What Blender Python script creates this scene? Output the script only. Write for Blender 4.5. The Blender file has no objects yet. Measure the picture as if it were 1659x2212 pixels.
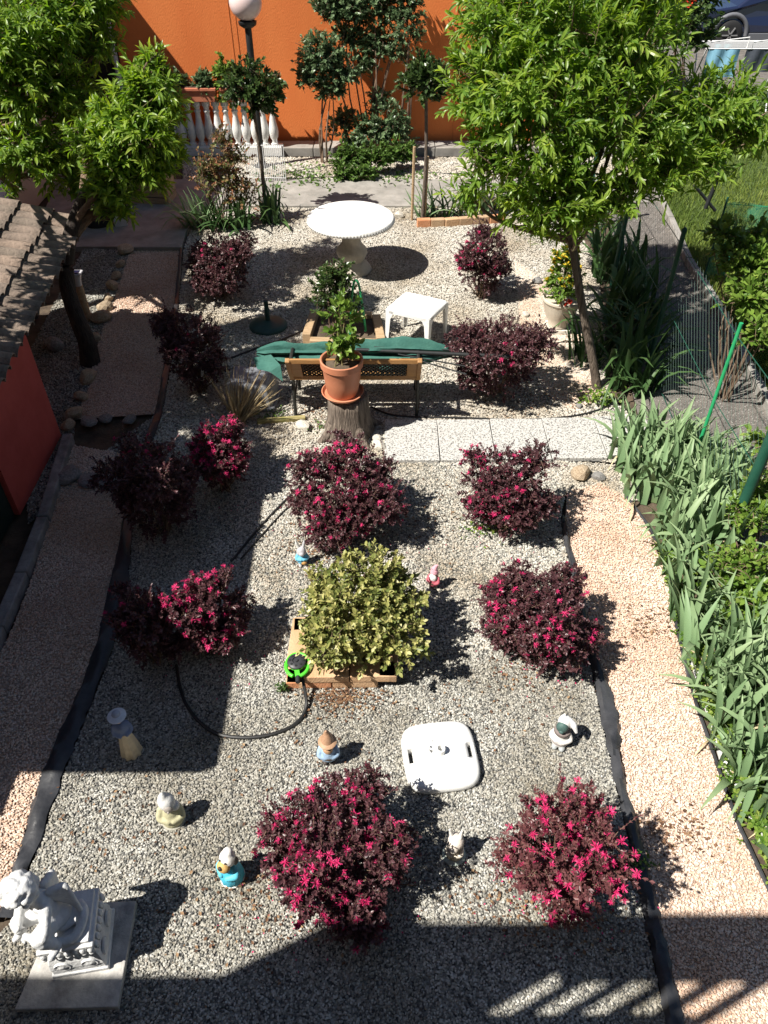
import bpy, math, random
import numpy as np
from mathutils import Vector, Matrix, Euler

random.seed(7)
RNG = np.random.default_rng(11)
SC = bpy.context.scene
COL = SC.collection
R = math.radians

# ------------------------------------------------------------------ camera, sky, sun, exposure
TH = R(42.5); FPX = 1650.0; CAMH = 4.7
cd = bpy.data.cameras.new('camera'); cam = bpy.data.objects.new('camera', cd); COL.objects.link(cam)
cam.location = (0, 0, CAMH); cam.rotation_euler = (math.pi/2-TH, 0, 0)
cd.sensor_fit = 'VERTICAL'; cd.angle = 2*math.atan(1106/FPX); cd.clip_end = 500; cd.clip_start = 0.05
SC.camera = cam
SUN = Vector((-.68, -.32, 1)).normalized()
w = bpy.data.worlds.new('World'); SC.world = w; w.use_nodes = True
nt = w.node_tree; bg = nt.nodes['Background']
sky = nt.nodes.new('ShaderNodeTexSky'); sky.sky_type = 'NISHITA'; sky.sun_disc = False; sky.air_density = .85; sky.dust_density = .5
sky.sun_elevation = math.asin(SUN.z); sky.sun_rotation = math.atan2(SUN.x, SUN.y) % (2*math.pi)
nt.links.new(sky.outputs[0], bg.inputs[0]); bg.inputs[1].default_value = 0.052
sl = bpy.data.lights.new('sun', 'SUN'); sl.energy = 5.0; sl.angle = R(.53); sl.color = (1, .95, .87)
so = bpy.data.objects.new('sun', sl); COL.objects.link(so)
so.rotation_euler = (-SUN).to_track_quat('-Z', 'Y').to_euler(); so.location = SUN*30
SC.view_settings.view_transform = 'Standard'; SC.view_settings.look = 'None'
SC.view_settings.gamma = 1; SC.view_settings.exposure = 0.82; SC.view_settings.use_curve_mapping = False
SC.render.engine = 'CYCLES'
SC.cycles.max_bounces = 5; SC.cycles.diffuse_bounces = 2; SC.cycles.transparent_max_bounces = 10

# ------------------------------------------------------------------ helpers
ct, st = math.cos(TH), math.sin(TH)
def at(px, py, z=0.0):
    "point at height z seen where the plan (1659 x 2212 survey picture) has px, py"
    x = (px-829.5)/FPX; y = (1106-py)/FPX
    d = Vector((x, ct+y*st, -st+y*ct)); t = (z-CAMH)/d.z
    return Vector((0, 0, CAMH))+d*t
def atY(px, py, Y):
    x = (px-829.5)/FPX; y = (1106-py)/FPX
    d = Vector((x, ct+y*st, -st+y*ct)); return Vector((0, 0, CAMH))+d*(Y/d.y)
def mpp(p):
    "metres per survey pixel at a point"
    return (p[1]*ct+(CAMH-p[2])*st)/FPX

def tag(o, label=None, cat=None, group=None, kind=None):
    if label: o['label'] = label
    if cat: o['category'] = cat
    if group: o['group'] = group
    if kind: o['kind'] = kind
    return o
def thing(name, label, cat, loc=(0, 0, 0), rz=0.0, group=None):
    o = bpy.data.objects.new(name, None); COL.objects.link(o)
    o.location = loc; o.rotation_euler = (0, 0, rz); o.empty_display_size = .1
    return tag(o, label, cat, group)
def mworld(o):
    m = Matrix.Translation(o.location) @ o.rotation_euler.to_matrix().to_4x4() @ Matrix.Diagonal((*o.scale, 1))
    return mworld(o.parent) @ m if o.parent else m

def raw_mesh(name, V, loops, totals, smooth=False, var=None):
    me = bpy.data.meshes.new(name)
    V = np.asarray(V, dtype=np.float32); loops = np.asarray(loops, dtype=np.int32); totals = np.asarray(totals, dtype=np.int32)
    me.vertices.add(len(V)); me.vertices.foreach_set('co', V.ravel())
    me.loops.add(len(loops)); me.loops.foreach_set('vertex_index', loops)
    me.polygons.add(len(totals))
    starts = np.concatenate(([0], np.cumsum(totals)[:-1])).astype(np.int32)
    me.polygons.foreach_set('loop_start', starts)
    me.polygons.foreach_set('use_smooth', np.full(len(totals), smooth))
    if var is not None:
        a = me.attributes.new('var', 'FLOAT', 'POINT'); a.data.foreach_set('value', np.asarray(var, dtype=np.float32))
    me.update(calc_edges=True)
    return me
def link(me, name, mat=None, parent=None, kind=None):
    o = bpy.data.objects.new(name, me); COL.objects.link(o)
    if mat and not me.materials: me.materials.append(mat)
    if parent: o.parent = parent
    if kind: o['kind'] = kind
    return o

class MB:
    def __init__(s): s.v = []; s.f = []
    def add(s, vs, fs):
        b = len(s.v); s.v += [tuple(v) for v in vs]; s.f += [tuple(i+b for i in f) for f in fs]; return s
    def box(s, c, size, rz=0.0, M=None, taper=1.0):
        x, y, z = [k/2 for k in size]; vs = []
        for sz in (-1, 1):
            t = taper if sz > 0 else 1
            for sx, sy in ((-1, -1), (1, -1), (1, 1), (-1, 1)): vs.append(Vector((sx*x*t, sy*y*t, sz*z)))
        mm = Matrix.Translation(Vector(c)) @ Matrix.Rotation(rz, 4, 'Z')
        if M is not None: mm = mm @ M.to_4x4()
        return s.add([mm @ v for v in vs], [(3, 2, 1, 0), (4, 5, 6, 7), (0, 1, 5, 4), (1, 2, 6, 5), (2, 3, 7, 6), (3, 0, 4, 7)])
    def bar(s, a, b, w, h=None):
        "a box running from a to b"
        a = Vector(a); b = Vector(b); d = b-a; L = d.length
        q = d.to_track_quat('X', 'Z').to_matrix()
        return s.box((a+b)/2, (L, w, h or w), 0, q)
    def lathe(s, prof, n=20, c=(0, 0, 0), M=None, wob=None, cap=True):
        vs = []; fs = []
        for i, (r, z) in enumerate(prof):
            for k in range(n):
                a = 2*math.pi*k/n; rr = r*(wob(a, z) if wob else 1)
                vs.append(Vector((rr*math.cos(a), rr*math.sin(a), z)))
        for i in range(len(prof)-1):
            for k in range(n):
                k2 = (k+1) % n; fs.append((i*n+k, i*n+k2, (i+1)*n+k2, (i+1)*n+k))
        if cap: fs.append(tuple(range(n))[::-1]); fs.append(tuple(range((len(prof)-1)*n, len(prof)*n)))
        mm = Matrix.Translation(Vector(c))
        if M is not None: mm = mm @ M.to_4x4()
        return s.add([mm @ v for v in vs], fs)
    def tube(s, pts, rad, n=6, cap=True):
        pts = [Vector(p) for p in pts]
        if not hasattr(rad, '__len__'): rad = [rad]*len(pts)
        vs = []; fs = []; up = Vector((.13, .21, 1)).normalized()
        for i, p in enumerate(pts):
            d = (pts[min(i+1, len(pts)-1)]-pts[max(i-1, 0)])
            d = d.normalized() if d.length > 1e-9 else Vector((0, 0, 1))
            x = d.cross(up)
            if x.length < .1: x = d.cross(Vector((1, 0, 0)))
            x.normalize(); y = d.cross(x)
            for k in range(n):
                a = 2*math.pi*k/n; vs.append(p+(x*math.cos(a)+y*math.sin(a))*rad[i])
        for i in range(len(pts)-1):
            for k in range(n):
                k2 = (k+1) % n; fs.append((i*n+k, i*n+k2, (i+1)*n+k2, (i+1)*n+k))
        if cap: fs.append(tuple(range(n))[::-1]); fs.append(tuple(range((len(pts)-1)*n, len(pts)*n)))
        return s.add(vs, fs)
    def ell(s, c, r, n=14, m=9, M=None):
        if not hasattr(r, '__len__'): r = (r, r, r)
        prof = []
        vs = [Vector((0, 0, -r[2]))]; fs = []
        for i in range(1, m):
            t = -math.pi/2+math.pi*i/m
            for k in range(n):
                a = 2*math.pi*k/n
                vs.append(Vector((r[0]*math.cos(t)*math.cos(a), r[1]*math.cos(t)*math.sin(a), r[2]*math.sin(t))))
        vs.append(Vector((0, 0, r[2]))); T = len(vs)-1
        for k in range(n):
            k2 = (k+1) % n
            fs.append((0, 1+k2, 1+k)); fs.append((T, T-n+k, T-n+k2))
            for i in range(m-2): fs.append((1+i*n+k, 1+i*n+k2, 1+(i+1)*n+k2, 1+(i+1)*n+k))
        mm = Matrix.Translation(Vector(c))
        if M is not None: mm = mm @ M.to_4x4()
        return s.add([mm @ v for v in vs], fs)
    def poly(s, pts, z0, z1=None):
        n = len(pts)
        if z1 is None: return s.add([(p[0], p[1], z0) for p in pts], [tuple(range(n))])
        vs = [(p[0], p[1], z0) for p in pts]+[(p[0], p[1], z1) for p in pts]
        return s.add(vs, [tuple(range(n))[::-1], tuple(range(n, 2*n))]+[(i, (i+1) % n, n+(i+1) % n, n+i) for i in range(n)])
    def build(s, name, mat, parent=None, smooth=False, bevel=0, world=False, kind=None, seg=2):
        V = np.array(s.v, dtype=float)
        if world and parent:
            mi = np.array(mworld(parent).inverted()); V = V @ mi[:3, :3].T + mi[:3, 3]
        lo = [i for f in s.f for i in f]
        me = raw_mesh(name, V, lo, [len(f) for f in s.f], smooth)
        if smooth and hasattr(me, 'set_sharp_from_angle'): me.set_sharp_from_angle(angle=R(50))
        o = link(me, name, mat, parent, kind)
        if bevel:
            b = o.modifiers.new('bevel', 'BEVEL'); b.width = bevel; b.segments = seg; b.limit_method = 'ANGLE'; b.angle_limit = R(40)
        return o

def smoothpath(pts, n=8):
    pts = [Vector(p) for p in pts]; out = []
    P = [2*pts[0]-pts[1]]+pts+[2*pts[-1]-pts[-2]]
    for i in range(1, len(P)-2):
        a, b, c, d = P[i-1:i+3]
        for k in range(n):
            t = k/n
            out.append(.5*((2*b)+(c-a)*t+(2*a-5*b+4*c-d)*t*t+(3*b-a-3*c+d)*t**3))
    out.append(pts[-1]); return out

# ------------------------------------------------------------------ materials
def mat(name, c1, c2=None, rough=.7, scale=8, bump=0, bscale=60, metal=0, spec=.4, detail=6, lo=.35, hi=.65, coat=0, stretch=None, c3=None, vor=0):
    m = bpy.data.materials.new(name); m.use_nodes = True; t = m.node_tree; N = t.nodes; L = t.links
    b = N['Principled BSDF']; b.inputs['Roughness'].default_value = rough; b.inputs['Metallic'].default_value = metal
    b.inputs['Specular IOR Level'].default_value = spec; b.inputs['Base Color'].default_value = (*c1, 1)
    if coat: b.inputs['Coat Weight'].default_value = coat
    tc = N.new('ShaderNodeTexCoord'); co = tc.outputs['Object']
    if stretch:
        mp = N.new('ShaderNodeMapping'); mp.inputs['Scale'].default_value = stretch; L.new(co, mp.inputs[0]); co = mp.outputs[0]
    if c2:
        n = N.new('ShaderNodeTexNoise'); n.inputs['Scale'].default_value = scale; n.inputs['Detail'].default_value = detail; n.inputs['Roughness'].default_value = .65
        L.new(co, n.inputs['Vector'])
        r = N.new('ShaderNodeValToRGB'); e = r.color_ramp.elements
        e[0].position = lo; e[0].color = (*c1, 1); e[1].position = hi; e[1].color = (*c2, 1)
        if c3: k = e.new((lo+hi)/2); k.color = (*c3, 1)
        L.new(n.outputs['Fac'], r.inputs[0]); L.new(r.outputs[0], b.inputs['Base Color'])
    if bump:
        n2 = N.new('ShaderNodeTexNoise'); n2.inputs['Scale'].default_value = bscale; n2.inputs['Detail'].default_value = 5; L.new(co, n2.inputs['Vector'])
        bp = N.new('ShaderNodeBump'); bp.inputs['Strength'].default_value = bump; bp.inputs['Distance'].default_value = .02
        L.new(n2.outputs['Fac'], bp.inputs['Height']); L.new(bp.outputs[0], b.inputs['Normal'])
    return m
def leafmat(name, cols, rough=.45, trans=.3, spec=.4, tint=None, attr='var'):
    m = bpy.data.materials.new(name); m.use_nodes = True; t = m.node_tree; N = t.nodes; L = t.links
    b = N['Principled BSDF']; b.inputs['Roughness'].default_value = rough; b.inputs['Specular IOR Level'].default_value = spec
    a = N.new('ShaderNodeAttribute'); a.attribute_name = attr
    r = N.new('ShaderNodeValToRGB'); e = r.color_ramp.elements
    e[0].color = (*cols[0], 1); e[1].color = (*cols[-1], 1)
    for i, c in enumerate(cols[1:-1]): k = e.new((i+1)/(len(cols)-1)); k.color = (*c, 1)
    L.new(a.outputs['Fac'], r.inputs[0]); L.new(r.outputs[0], b.inputs['Base Color'])
    if trans:
        tr = N.new('ShaderNodeBsdfTranslucent'); mx = N.new('ShaderNodeMixShader'); mx.inputs[0].default_value = trans
        if tint:
            tm = N.new('ShaderNodeMix'); tm.data_type = 'RGBA'; tm.blend_type = 'MULTIPLY'; tm.inputs[0].default_value = 1
            L.new(r.outputs[0], tm.inputs[6]); tm.inputs[7].default_value = (*tint, 1); L.new(tm.outputs[2], tr.inputs[0])
        else: L.new(r.outputs[0], tr.inputs[0])
        L.new(b.outputs[0], mx.inputs[1]); L.new(tr.outputs[0], mx.inputs[2]); L.new(mx.outputs[0], N['Material Output'].inputs[0])
    return m
def gravelmat(name, cols, rough=.8, inst=False, vscale=70, mul=1.0, patch=None):
    m = bpy.data.materials.new(name); m.use_nodes = True; t = m.node_tree; N = t.nodes; L = t.links
    b = N['Principled BSDF']; b.inputs['Roughness'].default_value = rough; b.inputs['Specular IOR Level'].default_value = .25
    r = N.new('ShaderNodeValToRGB'); e = r.color_ramp.elements
    e[0].color = (*[c*mul for c in cols[0]], 1); e[1].color = (*[c*mul for c in cols[-1]], 1)
    for i, c in enumerate(cols[1:-1]): k = e.new((i+1)/(len(cols)-1)); k.color = (*[q*mul for q in c], 1)
    if inst:
        a = N.new('ShaderNodeAttribute'); a.attribute_type = 'INSTANCER'; a.attribute_name = 'rnd'; L.new(a.outputs['Fac'], r.inputs[0])
    else:
        tc = N.new('ShaderNodeTexCoord'); v = N.new('ShaderNodeTexVoronoi'); v.inputs['Scale'].default_value = vscale
        L.new(tc.outputs['Object'], v.inputs['Vector']); s = N.new('ShaderNodeSeparateColor'); L.new(v.outputs['Color'], s.inputs[0]); L.new(s.outputs[0], r.inputs[0])
        bp = N.new('ShaderNodeBump'); bp.inputs['Distance'].default_value = .008; bp.invert = True; L.new(v.outputs['Distance'], bp.inputs['Height']); L.new(bp.outputs[0], b.inputs['Normal'])
    L.new(r.outputs[0], b.inputs['Base Color'])
    if patch:
        g = N.new('ShaderNodeNewGeometry'); n = N.new('ShaderNodeTexNoise'); n.inputs['Scale'].default_value = 1.3; n.inputs['Detail'].default_value = 5
        L.new(g.outputs['Position'], n.inputs['Vector']); rr = N.new('ShaderNodeValToRGB'); rr.color_ramp.elements[0].position = .42; rr.color_ramp.elements[1].position = .68
        rr.color_ramp.elements[0].color = (1, 1, 1, 1); rr.color_ramp.elements[1].color = (*patch, 1); L.new(n.outputs['Fac'], rr.inputs[0])
        mm = N.new('ShaderNodeMix'); mm.data_type = 'RGBA'; mm.blend_type = 'MULTIPLY'; mm.inputs[0].default_value = 1
        L.new(r.outputs[0], mm.inputs[6]); L.new(rr.outputs[0], mm.inputs[7]); L.new(mm.outputs[2], b.inputs['Base Color'])
    return m

GREY = [(.07, .07, .07), (.16, .16, .15), (.29, .285, .255), (.37, .355, .3), (.43, .42, .38), (.62, .61, .56), (.24, .21, .17)]
CREAM = [(.17, .16, .14), (.36, .33, .28), (.46, .43, .37), (.56, .53, .46), (.66, .63, .57), (.42, .37, .29)]
PINK = [(.42, .29, .22), (.62, .44, .33), (.72, .54, .42), (.78, .62, .5), (.8, .7, .6), (.52, .4, .33)]
M_GREY, M_GREYI = gravelmat('grey gravel bed', GREY, mul=.7), gravelmat('grey pebble', GREY, inst=True, patch=(.64, .6, .53))
M_CREAM, M_CREAMI = gravelmat('cream gravel bed', CREAM, mul=.7, vscale=60), gravelmat('cream pebble', CREAM, inst=True, patch=(.72, .66, .58))
M_PINK, M_PINKI = gravelmat('pink gravel bed', PINK, mul=.75, vscale=90), gravelmat('pink pebble', PINK, inst=True, patch=(.8, .7, .62))
M_SOIL = mat('soil', (.05, .035, .025), (.12, .09, .06), .95, 6, .5, 40)
M_CONC = mat('worn concrete', (.2, .19, .17), (.34, .32, .29), .9, 3, .25, 90, detail=10)
M_ASPH = mat('old asphalt', (.11, .1, .09), (.19, .17, .15), .92, 5, .5, 160, detail=10)
M_TERRAZZO = None
M_BLACKPL = mat('black landscape sheet', (.025, .026, .03), (.06, .062, .068), .42, 4, .35, 12, spec=.5)
M_ORANGE = mat('orange render', (.68, .17, .04), (.8, .24, .065), .88, 1.4, .35, 90, detail=12, lo=.25, hi=.75, stretch=(1, 1, .35))
M_PEACH = mat('peach render', (.5, .36, .26), (.57, .42, .31), .9, 2, .15, 100)
M_RED = mat('red render', (.45, .07, .055), (.56, .1, .08), .9, 2, .1, 100)
M_WHITEP = mat('white plastic', (.55, .54, .5), (.8, .8, .78), .42, 6, detail=10, lo=.22, hi=.5)
M_WHITESTONE = mat('white cast stone', (.6, .59, .56), (.76, .75, .72), .85, 7, .3, 60)
M_STATUE = mat('weathered white plaster', (.55, .56, .56), (.74, .74, .73), .85, 9, .3, 45)
M_CASTST = mat('cast stone', (.38, .34, .28), (.52, .47, .4), .9, 8, .4, 50)
M_SLAB = mat('grey stone slab', (.22, .21, .2), (.58, .56, .52), .85, 9, .3, 60, detail=12, lo=.3, hi=.7)
M_TERRA = mat('terracotta plastic', (.5, .19, .1), (.56, .23, .13), .55, 4)
M_TERRAC = mat('terracotta box', (.42, .13, .07), (.5, .18, .1), .75, 6)
M_BARK = mat('grey bark', (.07, .05, .038), (.2, .16, .125), .95, 14, 1.0, 26, stretch=(3, 3, .5))
M_STUMP = mat('stump bark', (.07, .055, .045), (.25, .2, .16), .95, 12, 1.0, 22, stretch=(3.5, 3.5, .35))
M_DARKBARK = mat('dark bark', (.025, .02, .017), (.07, .055, .045), .95, 14, 1.0, 30, stretch=(3, 3, .5))
M_TWIG = mat('twig', (.12, .08, .055), (.22, .15, .1), .85, 20)
M_GTWIG = mat('green twig', (.13, .15, .05), (.2, .14, .07), .8, 20)
M_WOOD = mat('varnished wood', (.3, .15, .05), (.42, .23, .09), .5, 6, .1, 60, stretch=(1, 12, 12))
M_RAWWOOD = mat('bleached timber', (.33, .22, .12), (.5, .36, .22), .8, 5, .3, 40, stretch=(1, 10, 10))
M_IRON = mat('dark cast iron', (.02, .022, .02), (.05, .05, .045), .5, 10, metal=.3)
M_DGREENP = mat('dark green plastic', (.012, .05, .045), (.02, .07, .06), .5, 8)
M_GCLOTH = mat('green canvas', (.025, .1, .082), (.05, .15, .12), .9, 5, .3, 40)
M_GREYPL = mat('grey plastic', (.17, .18, .2), (.24, .25, .27), .6, 6)
M_HOSE = mat('black rubber hose', (.02, .02, .02), None, .5)
M_LIME = mat('lime green plastic', (.08, .62, .03), (.1, .66, .05), .4, 6)
M_FGREEN = mat('green coated wire', (.02, .3, .11), (.03, .36, .14), .5, 8)
M_FDARK = mat('dark green post paint', (.012, .07, .045), (.02, .09, .06), .5, 8)
M_DARK = mat('dark paint', (.015, .017, .018), (.03, .032, .033), .5, 6)
M_GLOBE = mat('frosted pink globe', (.72, .55, .52), (.78, .64, .62), .25, 3, coat=.3)
M_ROCK = mat('buff rock', (.3, .22, .14), (.52, .42, .3), .95, 6, .7, 14)
M_ROCKW = mat('pale rock', (.5, .46, .38), (.72, .68, .6), .95, 6, .7, 14)
M_ROCKG = mat('grey rock', (.17, .165, .16), (.34, .33, .31), .95, 6, .7, 14)
M_BRICK = [mat('buff brick', (.5, .3, .16), (.6, .4, .24), .9, 7, .3, 60), mat('orange brick', (.52, .22, .1), (.6, .3, .16), .9, 7, .3, 60), mat('brown brick', (.38, .24, .14), (.48, .33, .2), .9, 7, .3, 60)]
M_TILE = [mat('roof tile one', (.09, .072, .058), (.26, .2, .16), .92, 9, .5, 50, lo=.3, hi=.62), mat('roof tile two', (.075, .062, .05), (.22, .175, .14), .92, 9, .5, 50, lo=.3, hi=.62), mat('roof tile three', (.11, .082, .065), (.3, .225, .175), .92, 9, .5, 50, lo=.3, hi=.62)]
M_METALW = mat('white wire', (.75, .75, .75), None, .4)
# foliage
M_PURP = leafmat('purple leaf', [(.035, .016, .02), (.075, .028, .034), (.11, .045, .05), (.16, .085, .085)], .4, .2, .5)
M_PURPR = leafmat('reddish purple leaf', [(.06, .022, .025), (.12, .04, .045), (.17, .065, .065), (.24, .1, .085)], .42, .2, .45)
M_MAG = leafmat('magenta petal', [(.46, .012, .09), (.62, .025, .14), (.76, .08, .24)], .6, .25, .2)
M_PEACHL = leafmat('peach tree leaf', [(.055, .13, .02), (.13, .24, .034), (.25, .37, .05), (.43, .5, .1)], .38, .5, .5, tint=(1.3, 1.3, .45))
M_LAUREL = leafmat('dark glossy leaf', [(.025, .055, .015), (.055, .1, .025), (.1, .15, .045)], .33, .25, .5)
M_ROSEL = leafmat('rose leaf', [(.06, .11, .045), (.12, .19, .085), (.22, .3, .15)], .38, .25, .5)
M_BRIGHT = leafmat('bright green leaf', [(.06, .14, .02), (.12, .22, .03), (.2, .31, .05), (.33, .4, .09)], .4, .35, .4)
M_VARIG = leafmat('variegated leaf', [(.07, .11, .025), (.15, .18, .045), (.42, .4, .13), (.68, .64, .36)], .45, .2, .4)
M_NAND = leafmat('nandina leaf', [(.07, .12, .03), (.13, .17, .05), (.26, .12, .06), (.36, .15, .09)], .45, .25, .4)
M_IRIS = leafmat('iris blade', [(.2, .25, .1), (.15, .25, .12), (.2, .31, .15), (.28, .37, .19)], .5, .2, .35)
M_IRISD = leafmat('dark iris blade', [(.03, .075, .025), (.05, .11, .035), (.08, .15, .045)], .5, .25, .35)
M_GRASS = leafmat('grass blade', [(.11, .17, .03), (.19, .25, .045), (.3, .33, .08)], .6, .3, .3)
M_WEED = leafmat('low weed leaf', [(.05, .11, .02), (.09, .17, .03), (.15, .24, .05)], .5, .3, .35)
M_DRY = leafmat('dry straw', [(.25, .18, .09), (.45, .35, .2), (.6, .5, .32)], .8, .15, .2)
M_LITTER = leafmat('fallen leaf', [(.08, .045, .03), (.19, .1, .055), (.34, .23, .13)], .8, 0, .2)
M_YFLOW = leafmat('yellow petal', [(.6, .3, .03), (.75, .55, .04), (.7, .65, .1)], .6, .25, .2)
M_WFLOW = leafmat('white petal', [(.65, .62, .5), (.75, .74, .68)], .6, .25, .2)
M_REDF = leafmat('red petal', [(.5, .03, .02), (.65, .06, .02)], .6, .25, .2)

# ------------------------------------------------------------------ leaf clouds
def nrm(a): return a/np.maximum(np.linalg.norm(a, axis=-1, keepdims=True), 1e-9)
def template(kind):
    if kind == 'lance':   # long drooping peach leaf
        ys = [0, .25, .55, .8, 1.0]; ws = [.02, .11, .13, .08, .0]; zs = [0, .03, .02, -.04, -.12]
        V = []; F = []
        for y, w_, z in zip(ys[:-1], ws, zs): V += [(-w_, y, z+w_*.35), (0, y, z), (w_, y, z+w_*.35)]
        V.append((0, 1, zs[-1]))
        for i in range(3):
            b = i*3; F += [(b, b+1, b+4), (b, b+4, b+3), (b+1, b+2, b+5), (b+1, b+5, b+4)]
        F += [(9, 10, 12), (10, 11, 12)]
    elif kind == 'oval':
        V = [(0, 0, 0), (-.3, .42, .08), (.3, .42, .08), (0, .45, 0), (0, 1, -.06), (-.2, .78, .03), (.2, .78, .03)]
        F = [(0, 3, 1), (0, 2, 3), (1, 3, 5), (3, 4, 5), (3, 6, 4), (3, 2, 6)]
    elif kind == 'small':
        V = [(0, 0, 0), (-.32, .5, .07), (.32, .5, .07), (0, 1, -.03)]
        F = [(0, 3, 1), (0, 2, 3)]
    elif kind == 'grass':
        V = [(-.04, 0, 0), (.04, 0, 0), (.03, .55, .02), (-.03, .55, .02), (.0, 1, -.12)]
        F = [(0, 1, 2), (0, 2, 3), (3, 2, 4)]
    elif kind == 'straw':
        V = [(-.012, 0, 0), (.012, 0, 0), (.008, .5, .012), (-.008, .5, .012), (.0, 1, -.04), (0, 0, .012)]
        F = [(0, 1, 2), (0, 2, 3), (3, 2, 4), (0, 5, 4), (1, 5, 4)]
    elif kind == 'trefoil':
        V = []; F = []
        for a in (-1.9, 0, 1.9):
            c, s = math.cos(a), math.sin(a); b = len(V)
            for x, y, z in ((0, 0, 0), (-.28, .5, .05), (.28, .5, .05), (0, .9, -.03)): V.append((x*c-y*s, x*s+y*c, z))
            F += [(b, b+3, b+1), (b, b+2, b+3)]
    return np.array(V, float), np.array(F, int)
TPL = {k: template(k) for k in ('lance', 'oval', 'small', 'grass', 'straw', 'trefoil')}

def leaf_arrays(tpl, P, D, N, S, var):
    V, F = TPL[tpl]
    D = nrm(D); X = nrm(np.cross(D, N)); Z = np.cross(X, D)
    S = np.asarray(S)[:, None, None]
    W = P[:, None, :]+S*(V[None, :, 0:1]*X[:, None, :]+V[None, :, 1:2]*D[:, None, :]+V[None, :, 2:3]*Z[:, None, :])
    k = len(V); n = len(P)
    FF = (F[None]+(np.arange(n)*k)[:, None, None]).reshape(-1, 3)
    vv = np.repeat(var, k)
    return W.reshape(-1, 3), FF, vv
def leaf_cloud(name, tpl, P, D, N, S, var, m, parent, kind='stuff', origin=None):
    V, F, vv = leaf_arrays(tpl, P, D, N, S, var)
    if origin is not None: V = V-np.array(origin)
    me = raw_mesh(name, V, F.ravel(), np.full(len(F), 3), False, vv)
    return link(me, name, m, parent, kind)

def rdir(n, rng, zmin=-1.0):
    z = rng.uniform(zmin, 1, n); a = rng.uniform(0, 2*math.pi, n); s = np.sqrt(1-z*z)
    return np.stack([s*np.cos(a), s*np.sin(a), z], 1)
def shoots(lobes, n, length, rng, up=.35, zmin=-.55, inner=.3, jit=.5):
    lobes = [(np.array(c, float), np.array(r, float) if hasattr(r, '__len__') else np.array([r]*3, float)) for c, r in lobes]
    wts = np.array([(r.prod())**(2/3) for c, r in lobes]); wts /= wts.sum()
    idx = rng.choice(len(lobes), n, p=wts)
    C = np.array([lobes[i][0] for i in idx]); Rr = np.array([lobes[i][1] for i in idx])
    d = rdir(n, rng, zmin); u = np.where(rng.random(n) < inner, rng.uniform(.35, .8, n), rng.uniform(.8, 1.06, n))
    bump = 1+.16*np.sin(d[:, 0]*5+idx*1.7+d[:, 2]*3)*np.cos(d[:, 1]*4.3+idx)
    E = C+Rr*d*(u*bump)[:, None]
    out = nrm(d+np.array([0, 0, up])+rng.normal(0, jit, (n, 3)))
    L = length*rng.uniform(.6, 1.25, n)
    return E-out*L[:, None]*.8, out, L
def leaves_on(S0, out, L, per, rng, size, spread=1.0, droop=.25, t0=.15):
    n = len(S0); t = np.linspace(t0, 1, per)[None, :]+rng.uniform(-.04, .04, (n, per))
    P = S0[:, None, :]+out[:, None, :]*(L[:, None]*t)[:, :, None]
    P[:, :, 2] -= droop*.35*(L[:, None]*t**2)
    a = np.arange(per)[None, :]*2.4+rng.uniform(0, 6.28, (n, 1))+rng.normal(0, .3, (n, per))
    ref = np.where(np.abs(out[:, 2:3]) > .9, np.array([[1., 0, 0]]), np.array([[0., 0, 1]]))
    X = nrm(np.cross(out, ref)); Y = np.cross(out, X)
    perp = X[:, None, :]*np.cos(a)[:, :, None]+Y[:, None, :]*np.sin(a)[:, :, None]
    sp = spread*(1.15-.75*t)
    D = nrm(out[:, None, :]+perp*sp[:, :, None]+np.array([0, 0, -droop])+rng.normal(0, .18, (n, per, 3)))
    N = nrm(out[:, None, :]*.6-perp*.4+np.array([0, 0, .9])+rng.normal(0, .3, (n, per, 3)))
    S = size*rng.uniform(.65, 1.2, (n, per))
    var = np.clip(.45*rng.random((n, per))+.3*rng.random((n, 1))+.3*(t-.5)+.05, 0, 1)
    return P.reshape(-1, 3), D.reshape(-1, 3), N.reshape(-1, 3), S.ravel(), var.ravel()
def twigs(S0, out, L, r0, droop=.25):
    n = len(S0); pts = []
    for t in (0, .5, 1):
        p = S0+out*(L*t)[:, None]; p = p.copy(); p[:, 2] -= droop*.35*L*t*t; pts.append(p)
    V = []; X = nrm(np.cross(out, np.array([.3, .2, 1]))); Y = np.cross(out, X)
    for p, rr in zip(pts, (r0, r0*.8, r0*.3)):
        for k in range(3):
            a = k*2.0944; V.append(p+(X*math.cos(a)+Y*math.sin(a))*rr)
    V = np.stack(V, 1).reshape(-1, 3); F = []
    for i in range(2):
        for k in range(3):
            k2 = (k+1) % 3; F.append((i*3+k, i*3+k2, (i+1)*3+k2, (i+1)*3+k))
    F = (np.array(F)[None]+(np.arange(n)*9)[:, None, None]).reshape(-1, 4)
    return V, F
def stems_part(name, base, ends, r, m, parent, rng, n=4, bend=.12):
    mb = MB()
    base = Vector(base)
    for e in ends:
        e = Vector(e); b0 = base+Vector((rng.normal(0, .03), rng.normal(0, .03), 0)); mid = (b0+e)/2+Vector(rng.normal(0, bend, 3))*(e-b0).length*.5
        mid.z = max(mid.z, b0.z+.03)
        mb.tube(smoothpath([b0, mid, e], 3), [r*k for k in (1, .93, .85, .75, .65, .5, .35)], n)
    return mb.build(name, m, parent, True, world=True)

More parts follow.
